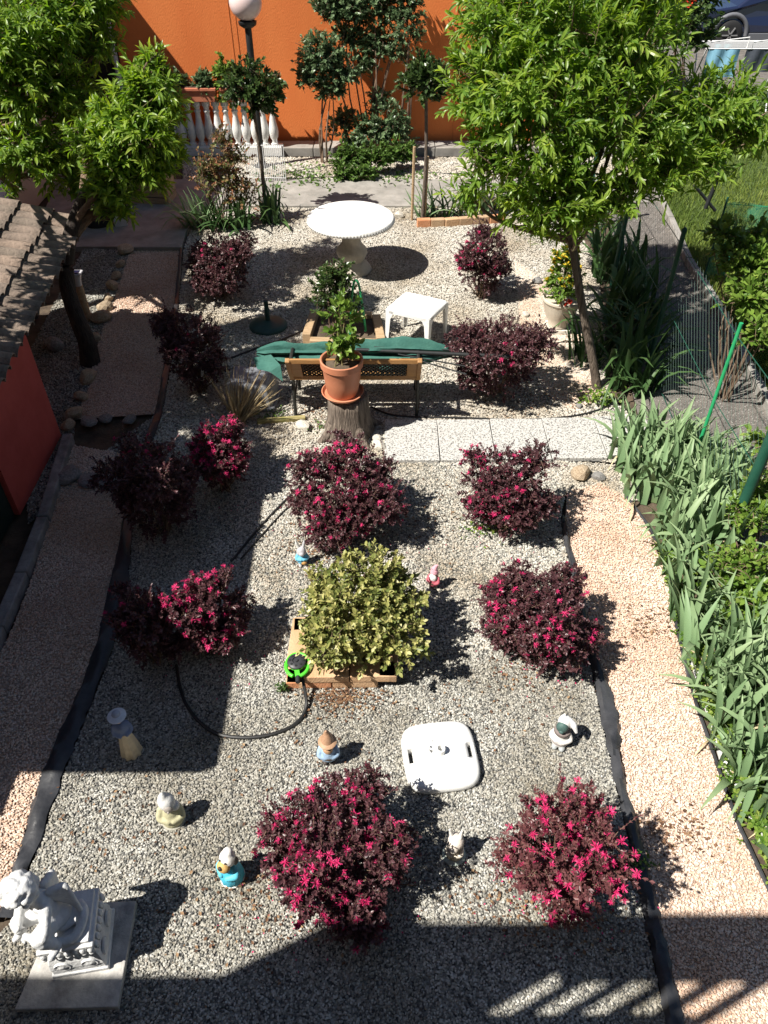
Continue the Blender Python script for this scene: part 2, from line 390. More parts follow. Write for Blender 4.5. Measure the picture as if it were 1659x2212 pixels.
def foliage(parent, lobes, n, length, per, size, tpl, m, rng, base=None, tw=M_TWIG, name='foliage', up=.35, zmin=-.55, inner=.3, spread=1.0, droop=.2, twr=.0022, nst=14, str_=.009, jit=.5):
    o = np.array(mworld(parent).translation)
    S0, out, L = shoots(lobes, n, length, rng, up, zmin, inner, jit)
    gz = 0.015
    P, D, N, S, var = leaves_on(S0, out, L, per, rng, size, spread, droop)
    keep = P[:, 2] > gz
    f = leaf_cloud(name, tpl, P[keep], D[keep], N[keep], S[keep], var[keep], m, parent, 'stuff', o)
    if twr:
        V, F = twigs(S0, out, L, twr, droop); link(raw_mesh('twigs', V-o, F.ravel(), np.full(len(F), 4)), 'twigs', tw, parent, 'stuff')
    if base is not None and nst:
        k = rng.choice(len(S0), min(nst, len(S0)), replace=False)
        stems_part('stem', base, S0[k], str_, tw, parent, rng)
    return S0, out, L, P

# flower of thin curled straps
def flower_mesh(name, npet, length, width, seed, curl=.5):
    rr = random.Random(seed); V = []; F = []; vv = []
    for i in range(npet):
        a = 2*math.pi*i/npet+rr.uniform(-.3, .3); el = rr.uniform(.1, 1.2)
        d = Vector((math.cos(a)*math.cos(el), math.sin(a)*math.cos(el), math.sin(el))); s = d.cross(Vector((0, 0, 1))).normalized()*width
        L = length*rr.uniform(.7, 1.15); b = len(V)
        for t, ww in ((0, .6), (.5, 1), (1, .7)):
            p = d*L*t+Vector((0, 0, -curl*L*t*t*.5))+s*rr.uniform(-.4, .4)
            V += [p-s*ww, p+s*ww]
        F += [(b, b+1, b+3, b+2), (b+2, b+3, b+5, b+4)]; q = rr.random(); vv += [q]*6
    me = raw_mesh(name, [tuple(v) for v in V], [i for f in F for i in f], [4]*len(F), False, vv)
    return me
FLW = [flower_mesh('flower', 18, .03, .0021, i, .8) for i in range(5)]
for f_ in FLW: f_.materials.append(M_MAG)
def put(me, name, parent, p, rot=(0, 0, 0), s=1.0):
    o = bpy.data.objects.new(name, me); COL.objects.link(o); o.parent = parent
    q = Vector(p)-parent.location
    if parent.rotation_euler.z: q = Matrix.Rotation(-parent.rotation_euler.z, 3, 'Z') @ q
    o.location = q; o.rotation_euler = rot; o.scale = (s, s, s) if not hasattr(s, '__len__') else s
    return o

# ------------------------------------------------------------------ pebbles by geometry nodes
def pebbles(name, pts, z, density, rad, m, seed, sub=1):
    mb = MB(); mb.poly(pts, z); o = mb.build(name, m, None, kind='stuff')
    ng = bpy.data.node_groups.new('scatter '+name, 'GeometryNodeTree')
    ng.interface.new_socket('Geometry', in_out='INPUT', socket_type='NodeSocketGeometry'); ng.interface.new_socket('Geometry', in_out='OUTPUT', socket_type='NodeSocketGeometry')
    N = ng.nodes; L = ng.links
    gi = N.new('NodeGroupInput'); go = N.new('NodeGroupOutput')
    d = N.new('GeometryNodeDistributePointsOnFaces'); d.inputs['Density'].default_value = density; d.inputs['Seed'].default_value = seed
    ic = N.new('GeometryNodeMeshIcoSphere'); ic.inputs['Radius'].default_value = 1.0; ic.inputs['Subdivisions'].default_value = sub
    sm = N.new('GeometryNodeSetMaterial'); sm.inputs['Material'].default_value = m
    ip = N.new('GeometryNodeInstanceOnPoints')
    rr = N.new('FunctionNodeRandomValue'); rr.data_type = 'FLOAT_VECTOR'; rr.inputs[0].default_value = (-.5, -.5, 0); rr.inputs[1].default_value = (.5, .5, 6.28); rr.inputs['Seed'].default_value = seed+1
    rs = N.new('FunctionNodeRandomValue'); rs.data_type = 'FLOAT_VECTOR'; rs.inputs[0].default_value = (rad*.65, rad*.55, rad*.4); rs.inputs[1].default_value = (rad*1.4, rad*1.1, rad*.85); rs.inputs['Seed'].default_value = seed+2
    rc = N.new('FunctionNodeRandomValue'); rc.data_type = 'FLOAT'; rc.inputs['Seed'].default_value = seed+3
    sa = N.new('GeometryNodeStoreNamedAttribute'); sa.data_type = 'FLOAT'; sa.domain = 'INSTANCE'; sa.inputs['Name'].default_value = 'rnd'
    L.new(gi.outputs[0], d.inputs['Mesh']); L.new(d.outputs['Points'], ip.inputs['Points']); L.new(ic.outputs[0], sm.inputs[0]); L.new(sm.outputs[0], ip.inputs['Instance'])
    L.new(rr.outputs[0], ip.inputs['Rotation']); L.new(rs.outputs[0], ip.inputs['Scale'])
    L.new(ip.outputs[0], sa.inputs['Geometry'])
    fo = [s for s in rc.outputs if s.type == 'VALUE' and s.enabled][0]
    vs = [s for s in sa.inputs if s.type == 'VALUE' and s.enabled][0]
    L.new(fo, vs); L.new(sa.outputs[0], go.inputs[0])
    md = o.modifiers.new('scatter', 'NODES'); md.node_group = ng
    return o
# ------------------------------------------------------------------ the ground
def gp(pts, z=0.0): return [tuple(at(x, y, z)[:2]) for x, y in pts]
def struct(name, mb, m, bevel=0):
    return tag(mb.build(name, m, None, bevel=bevel), kind='structure')
mb = MB(); mb.poly([(-120, -60), (120, -60), (120, 160), (-120, 160)], -.05); struct('ground', mb, M_SOIL)

# left black strip (outer, inner edges), right black strip
LS_OUT = [(-10, 1990), (21, 1901), (55, 1790), (87, 1684), (122, 1592), (171, 1492), (210, 1385), (231, 1278), (256, 1186), (274, 1076), (300, 985), (334, 893), (352, 800), (372, 690), (388, 541)]
LS_IN = [(35, 1985), (60, 1890), (100, 1780), (133, 1684), (170, 1592), (210, 1492), (249, 1385), (274, 1278), (284, 1186), (291, 1076), (318, 985), (350, 893), (368, 800), (384, 690), (396, 541)]
RS_IN = [(1211, 1120), (1214, 1149), (1240, 1270), (1270, 1410), (1296, 1547), (1314, 1622), (1332, 1704), (1357, 1818), (1382, 1935), (1394, 2000), (1412, 2084), (1440, 2212), (1470, 2330)]
RS_OUT = [(1222, 1120), (1226, 1149), (1252, 1265), (1289, 1412), (1334, 1544), (1341, 1622), (1353, 1707), (1385, 1821), (1416, 1942), (1429, 1998), (1447, 2084), (1475, 2212), (1505, 2330)]
# gravel bed: near (grey) and far (cream) parts
near = LS_IN[:11][::-1]+[(-45, 2050), (-220, 2400), (700, 2600), (1475, 2400)]+RS_IN[::-1]+[(1211, 985)]
far = [(318, 985), (350, 893), (368, 800), (384, 690), (396, 541), (420, 470), (560, 440), (900, 430), (1200, 430), (1290, 560), (1320, 860), (1380, 912), (1340, 1000), (1205, 985)]
mb = MB(); mb.poly(gp(near), -.006); struct('gravel_bed', mb, M_GREY)
mb = MB(); mb.poly(gp(far), -.010); struct('gravel_terrace', mb, M_CREAM)
pnear = [at(x, y) for x, y in near]
pebbles('gravel', [p[:2] for p in pnear], .0, 8500, .0086, M_GREYI, 3)
pebbles('pale_gravel', gp(far), .0, 4200, .0115, M_CREAMI, 13)
mid = [(291, 1076), (318, 985), (1205, 985), (1214, 1149), (1240, 1270), (1262, 1380), (900, 1420), (560, 1380), (300, 1300)]
pebbles('pale_gravel', gp(mid), .004, 2300, .0105, M_CREAMI, 19)
corner = [(1203, 995), (1300, 1000), (1345, 1005), (1410, 1080), (1360, 1080), (1300, 1046), (1222, 1064), (1211, 1120)]
mb = MB(); mb.poly(gp(corner), -.007); struct('gravel_corner', mb, M_CREAM)
pebbles('pale_gravel', gp(corner), .0, 5000, .0105, M_CREAMI, 23)
# pink gravel paths
pl = LS_OUT[:11]+[(150, 960), (131, 1044), (103, 1129), (71, 1243), (25, 1360), (-20, 1450), (-90, 1700), (-120, 2000)]
pl2 = [(334, 893), (352, 800), (372, 690), (388, 541), (281, 541), (262, 600), (245, 655), (225, 700), (205, 760), (195, 830), (160, 905)]
pr = RS_OUT[::-1]+[(1225, 1060), (1300, 1043), (1360, 1078), (1407, 1156), (1439, 1245), (1460, 1363), (1496, 1505), (1531, 1608), (1584, 1764), (1616, 1835), (1659, 1925), (1760, 2200), (1800, 2400)]
mb = MB(); mb.poly(gp(pl), -.008); struct('pink_gravel_path', mb, M_PINK)
mb = MB(); mb.poly(gp(pl2), -.008); struct('pink_gravel_path', mb, M_PINK)
mb = MB(); mb.poly(gp(pr), -.008); struct('pink_gravel_path', mb, M_PINK)
pr3 = [(1110, 560), (1180, 610), (1250, 700), (1300, 860), (1240, 890), (1180, 850), (1130, 760)]
mb = MB(); mb.poly(gp(pr3), -.002); struct('pink_gravel_patch', mb, M_PINK)
for i, (q, d) in enumerate(((pl, 7000), (pl2, 5000), (pr, 8000), (pr3, 9000))):
    pebbles('pink_gravel', gp(q), .001, d, .0078, M_PINKI, 31+i*7)
# grey gravel beside the shed
gl = [(334, 895), (300, 985), (275, 1076), (131, 1044), (160, 935), (160, 905), (195, 830), (205, 760), (245, 655), (281, 541), (180, 535), (40, 800), (60, 1130), (110, 1090)]
mb = MB(); mb.poly(gp(gl), -.016); struct('shed_side_gravel', mb, M_GREY)
pebbles('shed_gravel', gp(gl), -.006, 3000, .011, M_GREYI, 77)

# black sheet edging, with wrinkles: a ribbon standing a little proud
def ribbon(name, a, b, label, lift=.035):
    A = smoothpath([at(x, y) for x, y in a], 6); B = smoothpath([at(x, y) for x, y in b], 6); mb = MB(); V = []; n = 5
    rr = random.Random(4)
    for i, (p, q) in enumerate(zip(A, B)):
        for k in range(n):
            t = k/(n-1); c = p.lerp(q, t)
            jz = .012*math.sin(i*.9+k)+.008*math.sin(i*2.3+k*1.7)+rr.uniform(-.004, .004)
            e = rr.uniform(-.012, .012) if k in (0, n-1) else 0
            V.append((c.x+e, c.y, (lift+jz) if 0 < k < n-1 else (.002 if k == 0 else .014)))
    F = [(i*n+k, i*n+k+1, (i+1)*n+k+1, (i+1)*n+k) for i in range(len(A)-1) for k in range(n-1)]
    mb.add(V, F); o = mb.build(name, M_BLACKPL, None, True)
    return tag(o, label, 'edging', 'black sheet edging along the gravel')
ribbon('landscape_edging', LS_OUT, LS_IN, 'black sheet edging between the shaded pink path and the gravel, on the shed side')
ribbon('landscape_edging', RS_IN, RS_OUT, 'black sheet edging along the sunny pink path on the iris side')

# concrete walks at the back
cw = [(265, 537), (393, 537), (402, 505), (440, 449), (900, 449), (1130, 449), (1400, 440), (1370, 391), (330, 391), (333, 345), (150, 345), (60, 537)]
mb = MB(); mb.poly(gp(cw), -.05, .03); struct('concrete_walk', mb, M_CONC)
bandp = [(395, 391), (1400, 391), (1380, 341), (395, 341)]
mb = MB(); mb.poly(gp(bandp), .0); struct('back_gravel_band', mb, M_CREAM)
pebbles('back_gravel', gp(bandp), .01, 2000, .018, M_CREAMI, 91)
# step at the end of the left walk
mb = MB(); a, b = at(262, 537), at(394, 537); mb.box(((a.x+b.x)/2, a.y-.03, .0), (b.x-a.x, .1, .12)); struct('walk_kerb', mb, M_CONC, .01)
# ledge along the orange wall, stones butted with joints
WY = 15.45
kerb = thing('wall_kerb', 'low concrete kerb along the foot of the orange wall', 'kerb', (0, WY-.3, 0))
x = -4.7; i = 0
while x < 4.2:
    L = 1.05+.2*((i*37) % 5)/5; m_ = MB(); m_.box((x+L/2, 0, .05), (L-.012, .42, .16)); m_.build('kerb_stone', M_CONC, kerb, bevel=.01); x += L; i += 1
del kerb['category']; del kerb['label']; kerb['kind'] = 'structure'

# grey public path beyond the fence, its kerb and the lawn
ap = [(1310, 400), (1400, 400), (1440, 480), (1478, 569), (1545, 676), (1577, 747), (1659, 900), (1730, 1040), (1800, 1250), (1650, 1250), (1560, 1100), (1440, 960), (1378, 895), (1345, 760), (1325, 560)]
mb = MB(); mb.poly(gp(ap), -.004); struct('asphalt_path', mb, M_ASPH)
pebbles('asphalt_grit', gp(ap), .0, 900, .008, gravelmat('grit', [(.1, .1, .1), (.22, .2, .18), (.34, .32, .3), (.2, .18, .15)], inst=True), 55)
kl = [(1400, 398), (1440, 480), (1478, 569), (1545, 676), (1577, 747), (1659, 900), (1740, 1040)]
kb = thing('path_kerb', None, None, at(1545, 676)); kb['kind'] = 'structure'
for p, q in zip(kl[:-1], kl[1:]):
    A, B = at(*p), at(*q); n = max(1, int((B-A).length/.8))
    for k in range(n):
        m_ = MB(); m_.bar(A.lerp(B, (k+.01)/n)+Vector((.05, 0, .03)), A.lerp(B, (k+.99)/n)+Vector((.05, 0, .03)), .09, .12); m_.build('kerb_stone', M_CONC, kb, bevel=.008, world=True)
lp = [tuple(at(x+8, y)[:2]) for x, y in kl]+[(14, 5), (30, 20), (30, 40), (4, 40), (4.2, 16)]
mb = MB(); mb.poly(lp, .012); struct('lawn', mb, mat('lawn soil', (.035, .06, .015), (.07, .1, .025), .95, 5))
rg = np.random.default_rng(5); n = 42000
Y = rg.uniform(5.5, 17, n); Xl = np.interp(Y, [at(*p).y for p in kl[::-1]], [at(*p).x for p in kl[::-1]])+.12
X = Xl+rg.uniform(0, 1, n)**1.3*np.minimum(.62*Y-Xl+.8, 5)
P = np.stack([X, Y, np.full(n, .012)], 1); D = nrm(np.array([0, 0, 1])+rg.normal(0, .45, (n, 3))*np.array([1, 1, .2]))
leaf_cloud('grass', 'grass', P, D, rg.normal(0, 1, (n, 3)), rg.uniform(.06, .17, n), np.clip(.3+.35*np.sin(X*1.7)*np.cos(Y*1.3)+rg.normal(0, .25, n), 0, 1), M_GRASS, None)
mb = MB(); mb.poly([(4.5, 19.5), (30, 19.5), (30, 40), (4.5, 40)], .03); struct('driveway', mb, M_ASPH)

# pale terrazzo-like slabs of the cross path
M_SLABW = mat('white chip slab', (.13, .125, .12), (.5, .49, .46), .8, 60, .15, 120, detail=2, lo=.38, hi=.5)
sp = thing('slab_path', None, None, (at(1100, 955).x, at(1100, 955).y, 0)); sp['kind'] = 'structure'
xs = [at(830, 960).x+k*.548 for k in range(6)]
y0, y1 = at(1000, 1001).y, at(1000, 913).y
for k in range(5):
    m_ = MB(); m_.box(((xs[k]+xs[k+1])/2-sp.location.x, (y0+y1)/2-sp.location.y+.012*k, .012), (.54, y1-y0, .05)); o = m_.build('slab', M_SLABW, sp, bevel=.006); o.rotation_euler = (0, 0, R((-.4, .3, -.2, .5, 1.2)[k]))
# right planting bed soil
bp_ = [(1300, 1043), (1360, 1078), (1407, 1156), (1439, 1245), (1460, 1363), (1496, 1505), (1531, 1608), (1584, 1764), (1616, 1835), (1659, 1925), (1760, 2100), (1900, 1700), (1800, 1250), (1650, 1250), (1560, 1100), (1440, 960), (1378, 895), (1345, 760), (1325, 560), (1260, 560), (1290, 840), (1300, 900), (1390, 905), (1340, 1000)]
mb = MB(); mb.poly(gp(bp_), -.02); struct('planting_bed', mb, M_SOIL)

# ------------------------------------------------------------------ buildings
# orange house at the back
oh = thing('orange_house', 'bright orange rendered house wall closing the garden', 'house', (0, WY, 0))
mb = MB(); mb.box((-.95, 3.0, 3.25), (7.5, 6.0, 6.5)); mb.build('wall', M_ORANGE, oh)
mb = MB(); mb.tube([(-4.76, -.05, 0), (-4.76, -.05, 5)], .05, 10); mb.build('downpipe', mat('pale grey pipe', (.5, .5, .52), None, .5), oh, True)
for xx in (-2.62, -2.52, 1.3):
    mb = MB(); mb.tube(smoothpath([(xx, -.004, .05), (xx-.03, -.004, 1.2), (xx-.04, -.004, 2.4), (xx-.06, -.004, 4)], 3), .003, 5); mb.build('render_crack', mat('crack', (.5, .14, .035), None, .9), oh)
mb = MB(); mb.box((-5.3, .5, 1.6), (1.0, .3, 3.2)); mb.build('door', mat('dark gap shade', (.02, .018, .016), (.045, .04, .035), .6, 6), oh)  # near-black box painting in the shade of the gap between the houses
# rose-coloured neighbour building down the left edge
nb = thing('peach_house', 'peach rendered house behind the trees on the shed side', 'house', (-5.6, 12.2, 0))
mb = MB(); mb.box((-2.2, 0, 1.6), (4.4, 7.2, 3.2)); mb.build('wall', M_PEACH, nb)
mb = MB(); mb.box((-1.9, 0, 3.28), (5.0, 7.7, .14)); mb.build('roof', M_TILE[0], nb)
mb = MB(); mb.box((.03, -1.0, 1.0), (.06, .9, 2.0)); mb.build('door', mat('lavender white paint', (.5, .5, .58), (.58, .58, .66), .6, 5), nb, bevel=.01)
for yy in (.6, 2.2):
    mb = MB(); mb.box((.02, yy, 1.35), (.05, .8, .9)); f_ = mb.build('window', mat('window frame', (.6, .6, .62), None, .5), nb, bevel=.008)
    mb = MB(); mb.box((.05, yy, 1.35), (.012, .66, .76)); mb.build('pane', mat('dark glass', (.02, .03, .035), None, .08, spec=.6), f_)
# lavender-white block by the shaded gap
b0 = thing('storage_chest', 'lavender white chest standing by the shaded gap beside the orange house', 'chest', (-4.95, 14.4, 0))
mb = MB(); mb.box((0, 0, .42), (.62, .9, .84)); mb.build('body', mat('pale lavender', (.5, .5, .6), (.58, .58, .68), .6, 4), b0, bevel=.02)
mb = MB(); mb.box((0, 0, .87), (.66, .94, .06)); mb.build('lid', mat('pale lavender lid', (.55, .55, .64), (.62, .62, .7), .5, 4), b0, bevel=.015)

# red shed with a tiled roof
sh = thing('red_shed', 'red walled shed with weathered clay tile roof', 'shed', (-3.29, 5.7, 0))
def shw(name, mb, m, **k): return mb.build(name, m, sh, world=True, **k)
mb = MB(); mb.box((-5.3, 5.69, .64), (4.0, 1.2, 1.28)); shw('wall', mb, M_RED)
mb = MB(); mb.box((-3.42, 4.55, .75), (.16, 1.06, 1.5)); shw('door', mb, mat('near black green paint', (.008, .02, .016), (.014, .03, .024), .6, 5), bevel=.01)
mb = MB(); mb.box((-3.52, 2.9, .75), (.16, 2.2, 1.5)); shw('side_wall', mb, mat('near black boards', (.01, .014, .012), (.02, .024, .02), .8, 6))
# roof plane
slope = .30; EX0, EX1 = Vector((-3.10, 5.2, 1.36)), Vector((-3.36, 8.35, 1.36))
ed = (EX1-EX0); ev = ed.normalized(); ups = Vector((-ev.y, ev.x, 0)).normalized(); ups = (ups+Vector((0, 0, slope))).normalized()
if ups.x > 0: ups = -ups
nz = ev.cross(ups); nz = nz if nz.z > 0 else -nz
base0 = EX0-ev*1.1
mb = MB(); c0 = base0+ups*.05; c1 = c0+ev*4.35; mb.add([c0, c1, c1+ups*3, c0+ups*3, c0-nz*.06, c1-nz*.06, c1+ups*3-nz*.06, c0+ups*3-nz*.06], [(0, 1, 2, 3), (7, 6, 5, 4), (0, 4, 5, 1), (1, 5, 6, 2), (3, 2, 6, 7), (0, 3, 7, 4)])
shw('roof_board', mb, M_TILE[1])
def tile_mesh(L, r0, r1, th=.012, n=6):
    mb = MB(); V = []
    for (yy, r) in ((0, r0), (L, r1)):
        for rr in (r, r-th):
            for k in range(n+1):
                a = math.pi*k/n; V.append((rr*math.cos(a), yy, rr*math.sin(a)*.75))
    m_ = n+1; F = []
    for k in range(n):
        F += [(k, k+1, 2*m_+k+1, 2*m_+k), (m_+k+1, m_+k, 3*m_+k, 3*m_+k+1), (k+1, k, m_+k, m_+k+1)]
    return raw_mesh('roof_tile', V, [i for f in F for i in f], [4]*len(F), False)
TM = []
for m_ in M_TILE:
    t_ = tile_mesh(.42, .098, .08); t_.materials.append(m_); TM.append(t_)
rr = random.Random(3); rot = Matrix((ev, ups, nz)).transposed()
shm = mworld(sh).inverted()
for c in range(24):
    for r_ in range(8):
        p = base0+ev*(.09+c*.18+rr.uniform(-.008, .008))+ups*(-.08+r_*.34+rr.uniform(-.015, .015))+nz*(.012+.016)
        o = bpy.data.objects.new('roof_tile', TM[rr.choice((0, 0, 1, 2))]); COL.objects.link(o); o.parent = sh
        q = rot.to_4x4() @ Euler((R(-2.6+rr.uniform(-1, 1)), rr.uniform(-.03, .03), rr.uniform(-.03, .03))).to_matrix().to_4x4()
        o.matrix_local = shm @ (Matrix.Translation(p) @ q)
# low stone kerb along the shed
sk = thing('shed_kerb', None, None, (-3.05, 4.6, 0)); sk['kind'] = 'structure'
pts = [at(x, y) for x, y in ((150, 950), (96, 1130), (50, 1250), (0, 1367), (-40, 1480))]
for p, q in zip(pts[:-1], pts[1:]):
    m_ = MB(); m_.bar(p+Vector((0, 0, .02)), p.lerp(q, .985)+Vector((0, 0, .02)), .1, .12); m_.build('kerb_stone', M_ROCKG, sk, bevel=.012, world=True)

# neighbouring low house left of the frame (casts the long shade over the gravel)
nh = thing('side_house', 'low house beside the near end of the garden', 'house', (-5.4, 3.4, 0))
mb = MB(); mb.box((-6.0, 3.35, 1.45), (4.9, 2.3, 2.9)); mb.build('wall', M_RED, nh, world=True)
mb = MB(); mb.box((-5.95, 3.37, 3.0), (5.5, 3.48, .16)); mb.build('roof', M_TILE[0], nh, world=True)

# the house the picture is taken from
bh = thing('balcony_house', 'house with a first floor balcony overlooking the garden', 'house', (0, -4, 0))
mb = MB(); mb.box((0, -8, 6.0), (26, 8, 12)); mb.build('wall', mat('cream render', (.5, .43, .33), (.56, .49, .38), .9, 2), bh, world=True)
BY = .02
mb = MB(); mb.box((-4.4, -2.0, 3.0), (7.3, 3.9, .2)); mb.build('balcony_floor', M_CONC, bh, world=True)
mb = MB(); mb.box((-4.4, BY, 3.3), (7.3, .1, .4)); mb.build('parapet', M_WHITESTONE, bh, world=True)
mb = MB(); mb.box((-5.85, BY, 3.775), (4.4, .11, .55)); mb.build('coping', M_WHITESTONE, bh, world=True)
mb = MB(); mb.box((-2.85, BY, 4.2), (1.6, .11, 1.4)); mb.build('shadow_panel', M_WHITESTONE, bh, world=True)  # made-up unseen panel, sized for the solid part of the balcony shadow
mb = MB(); mb.box((-1.4, BY, 4.66), (1.3, .2, .5)); mb.build('shadow_band', M_TERRAC, bh, world=True)  # invented unseen block that casts the dark band beyond the light streaks
for k in range(6):
    mb = MB(); mb.box((-2.0+k*.25, BY, 3.955), (.06, .036, .91)); mb.build('baluster', M_WHITESTONE, bh, world=True)
th_ = thing('sky_blocker', 'unseen tall block added left of the side house to cut sky light', 'house', (-13, 2, 0))  # added out of view to block sky light from the left
mb = MB(); mb.box((-16, 3, 5.0), (6, 18, 10)); mb.build('wall', M_PEACH, th_, world=True)
# ------------------------------------------------------------------ loropetalum shrubs
def bush_dims(cx, cy, wp, hp):
    p = at(cx, cy, .38); s = mpp(p); a = TH+math.atan((cy-1106)/FPX)
    Rr = wp*s/2; q = (hp*s)**2-(2*Rr*math.sin(a))**2
    h = math.sqrt(max(q, .05))/math.cos(a); h = min(max(h, .55), 1.05)
    p = at(cx, cy, h*.5); return p, Rr*(p[1]*ct+(CAMH-p[2])*st)/(s*FPX), h
def fringe_shrub(cx, cy, wp, hp, label, nflow, seed, mats=(M_PURP,), lobes=None, dens=1.0):
    rng = np.random.default_rng(seed)
    p, Rr, h = bush_dims(cx, cy, wp, hp)
    t = thing('fringe_shrub', label, 'shrub', (p.x, p.y, 0), 0, 'purple leaved fringe shrubs in the gravel')
    lb = []
    lb.append(((p.x, p.y, h*.5), (Rr*.74, Rr*.74, h*.42)))
    for k in range(10):
        a = k*.63+rng.uniform(-.35, .35)+seed; q = rng.uniform(.42, .76); rr_ = Rr*rng.uniform(.2, .42)
        lb.append(((p.x+math.cos(a)*Rr*q, p.y+math.sin(a)*Rr*q, h*rng.uniform(.28, .8)), (rr_, rr_, rr_*.8)))
    n = int(720*dens*(Rr/.5)**1.6); 
    S0, out, L, P = foliage(t, lb, int(n*1.7), .11, 19, .0275, 'oval', mats[0], rng, base=(p.x, p.y, 0), spread=1.7, droop=.12, twr=.0016, nst=18, str_=.009, zmin=-.85, inner=.25, up=.15, jit=.55)
    # a few long stray shoots
    k = max(14, n//14); S2, o2, L2 = shoots(lb, k, .3, rng, .5, -.1, 0, .5); S2 = S2+o2*(.07)
    P2, D2, N2, s2, v2 = leaves_on(S2, o2, L2, 20, rng, .024, .9, .15); org = (p.x, p.y, 0)
    leaf_cloud('stray_foliage', 'oval', P2, D2, N2, s2, v2, mats[0], t, 'stuff', org)
    V, F = twigs(S2, o2, L2, .0018, .15); link(raw_mesh('stray_twigs', V-np.array(org), F.ravel(), np.full(len(F), 4)), 'stray_twigs', M_TWIG, t, 'stuff')
    # flowers sit in loose groups on the sunny outside
    n = len(S0); c = rng.choice(n, max(3, nflow//5+1)); E = S0+out*L[:, None]; done = 0
    order = rng.permutation(n)
    dist = np.min(np.linalg.norm(E[:, None]-E[c][None], axis=2), axis=1)+rng.uniform(0, .16, n)
    sunny = (E-np.array([p.x, p.y, h*.45])) @ np.array([SUN.x, SUN.y, SUN.z])
    score = dist*.6-.25*sunny/Rr*.5+rng.uniform(0, .3, n)
    for i in np.argsort(score)[:int(min(nflow*3.2, 290))]:
        e = E[i]+out[i]*.01
        if e[2] < .05: continue
        put(FLW[int(rng.integers(5))], 'flower', t, e, (rng.uniform(-.9, .9), rng.uniform(-.9, .9), rng.uniform(0, 6.28)), float(rng.uniform(.65, 1.25)))
    return t
fringe_shrub(720, 1838, 365, 350, 'largest purple shrub with many magenta flowers, below the brown hatted gnome', 120, 1)
fringe_shrub(1212, 1840, 300, 320, 'thin reddish purple shrub beside the sunny pink path, nearest the balcony shade', 50, 2, (M_PURPR,), dens=.7)
fringe_shrub(1165, 1328, 285, 260, 'dark purple shrub overhanging the black edging, right of the pink hatted gnome', 48, 3)
fringe_shrub(742, 1058, 262, 238, 'big flowering purple shrub just in front of the tree stump', 85, 4)
fringe_shrub(1090, 1056, 216, 220, 'round purple shrub at the near edge of the white slabs', 48, 5)
fringe_shrub(475, 985, 150, 175, 'shrub thick with magenta flowers beside the dry straw stalks', 95, 6)
fringe_shrub(335, 1055, 225, 270, 'dark shrub deep in shade between the shaded path and the flower covered shrub', 6, 16)
fringe_shrub(455, 1325, 190, 205, 'half sunlit pink flowered shrub left of the variegated bush', 60, 7)
fringe_shrub(315, 1350, 160, 200, 'small shaded purple shrub next to the black edging, left of the half sunlit one', 4, 17)
fringe_shrub(1045, 560, 138, 172, 'small upright purple shrub with a pink top right of the stone table', 26, 8)
fringe_shrub(1078, 768, 225, 200, 'wide dark purple shrub under the tip of the folded parasol', 16, 9)
fringe_shrub(475, 572, 168, 150, 'dark purple shrub in front of the left iris clump', 3, 10)
fringe_shrub(420, 755, 165, 195, 'black looking purple shrub fully in tree shade left of the green parasol base', 2, 12)

# variegated bush in its brick planter
def brick_planter(name, label, corners, courses, bl, bw, bh, mats, seed, soil=True):
    "corners of the outer edge in plan, going round"
    rr = random.Random(seed); c = sum((Vector((*q[:2], 0)) for q in corners), Vector())/4
    t = thing(name, label, 'planter', c); n = len(corners)
    for k in range(courses):
        for i in range(4):
            a = Vector((*corners[i][:2], 0)); b = Vector((*corners[(i+1) % 4][:2], 0)); d = (b-a); L = d.length; d.normalize(); inw = Vector((-d.y, d.x, 0))
            if (c-a).dot(inw) < 0: inw = -inw
            s = bw*((i+k) % 2); e = L-bw*((i+k+1) % 2)
            nb_ = max(1, round((e-s)/bl)); l = (e-s)/nb_
            for j in range(nb_):
                p = a+d*(s+l*(j+.5))+inw*(bw/2+rr.uniform(-.008, .008)); m_ = MB(); m_.box((0, 0, 0), (l-.008, bw, bh-.006))
                o = m_.build('brick', rr.choice(mats), t, bevel=.006); o.location = p-c+Vector((0, 0, bh*(k+.5))); o.rotation_euler = (0, 0, math.atan2(d.y, d.x)+rr.uniform(-.02, .02))
    ins = [tuple((Vector((*q[:2], 0)).lerp(c, .2))[:2]) for q in corners]
    if soil:
        m_ = MB(); m_.poly([(q[0]-c.x, q[1]-c.y) for q in ins], bh*courses*.7); m_.build('soil', M_SOIL, t)
    return t, c
zc = .15
A, B = at(614, 1462, zc), at(856, 1462, zc); wv = B.x-A.x
D_ = at(634, 1333, zc); C_ = Vector((D_.x+wv*1.0, D_.y+.02, 0))
brick_planter('brick_planter', 'low square planter of buff and orange bricks under the variegated bush', [A, B, C_, D_], 2, .38, .13, .075, [M_BRICK[0], M_BRICK[0], M_BRICK[1], M_BRICK[2]], 5)
rng = np.random.default_rng(41); p = at(780, 1330, .45)
t = thing('variegated_bush', 'yellow and green variegated bush growing in the brick planter', 'bush', (p.x, p.y, 0))
lb = [((p.x, p.y, .45), (.36, .34, .3)), ((p.x-.18, p.y-.12, .45), (.26, .25, .22)), ((p.x+.2, p.y-.16, .42), (.26, .25, .2)), ((p.x+.06, p.y+.22, .6), (.24, .22, .24)), ((p.x+.24, p.y+.12, .5), (.24, .22, .2)), ((p.x-.26, p.y+.2, .5), (.16, .16, .2))]
foliage(t, lb, 720, .12, 13, .044, 'oval', M_VARIG, rng, base=(p.x, p.y, .1), spread=1.6, droop=.05, twr=.002, nst=16, str_=.01, zmin=-.7)

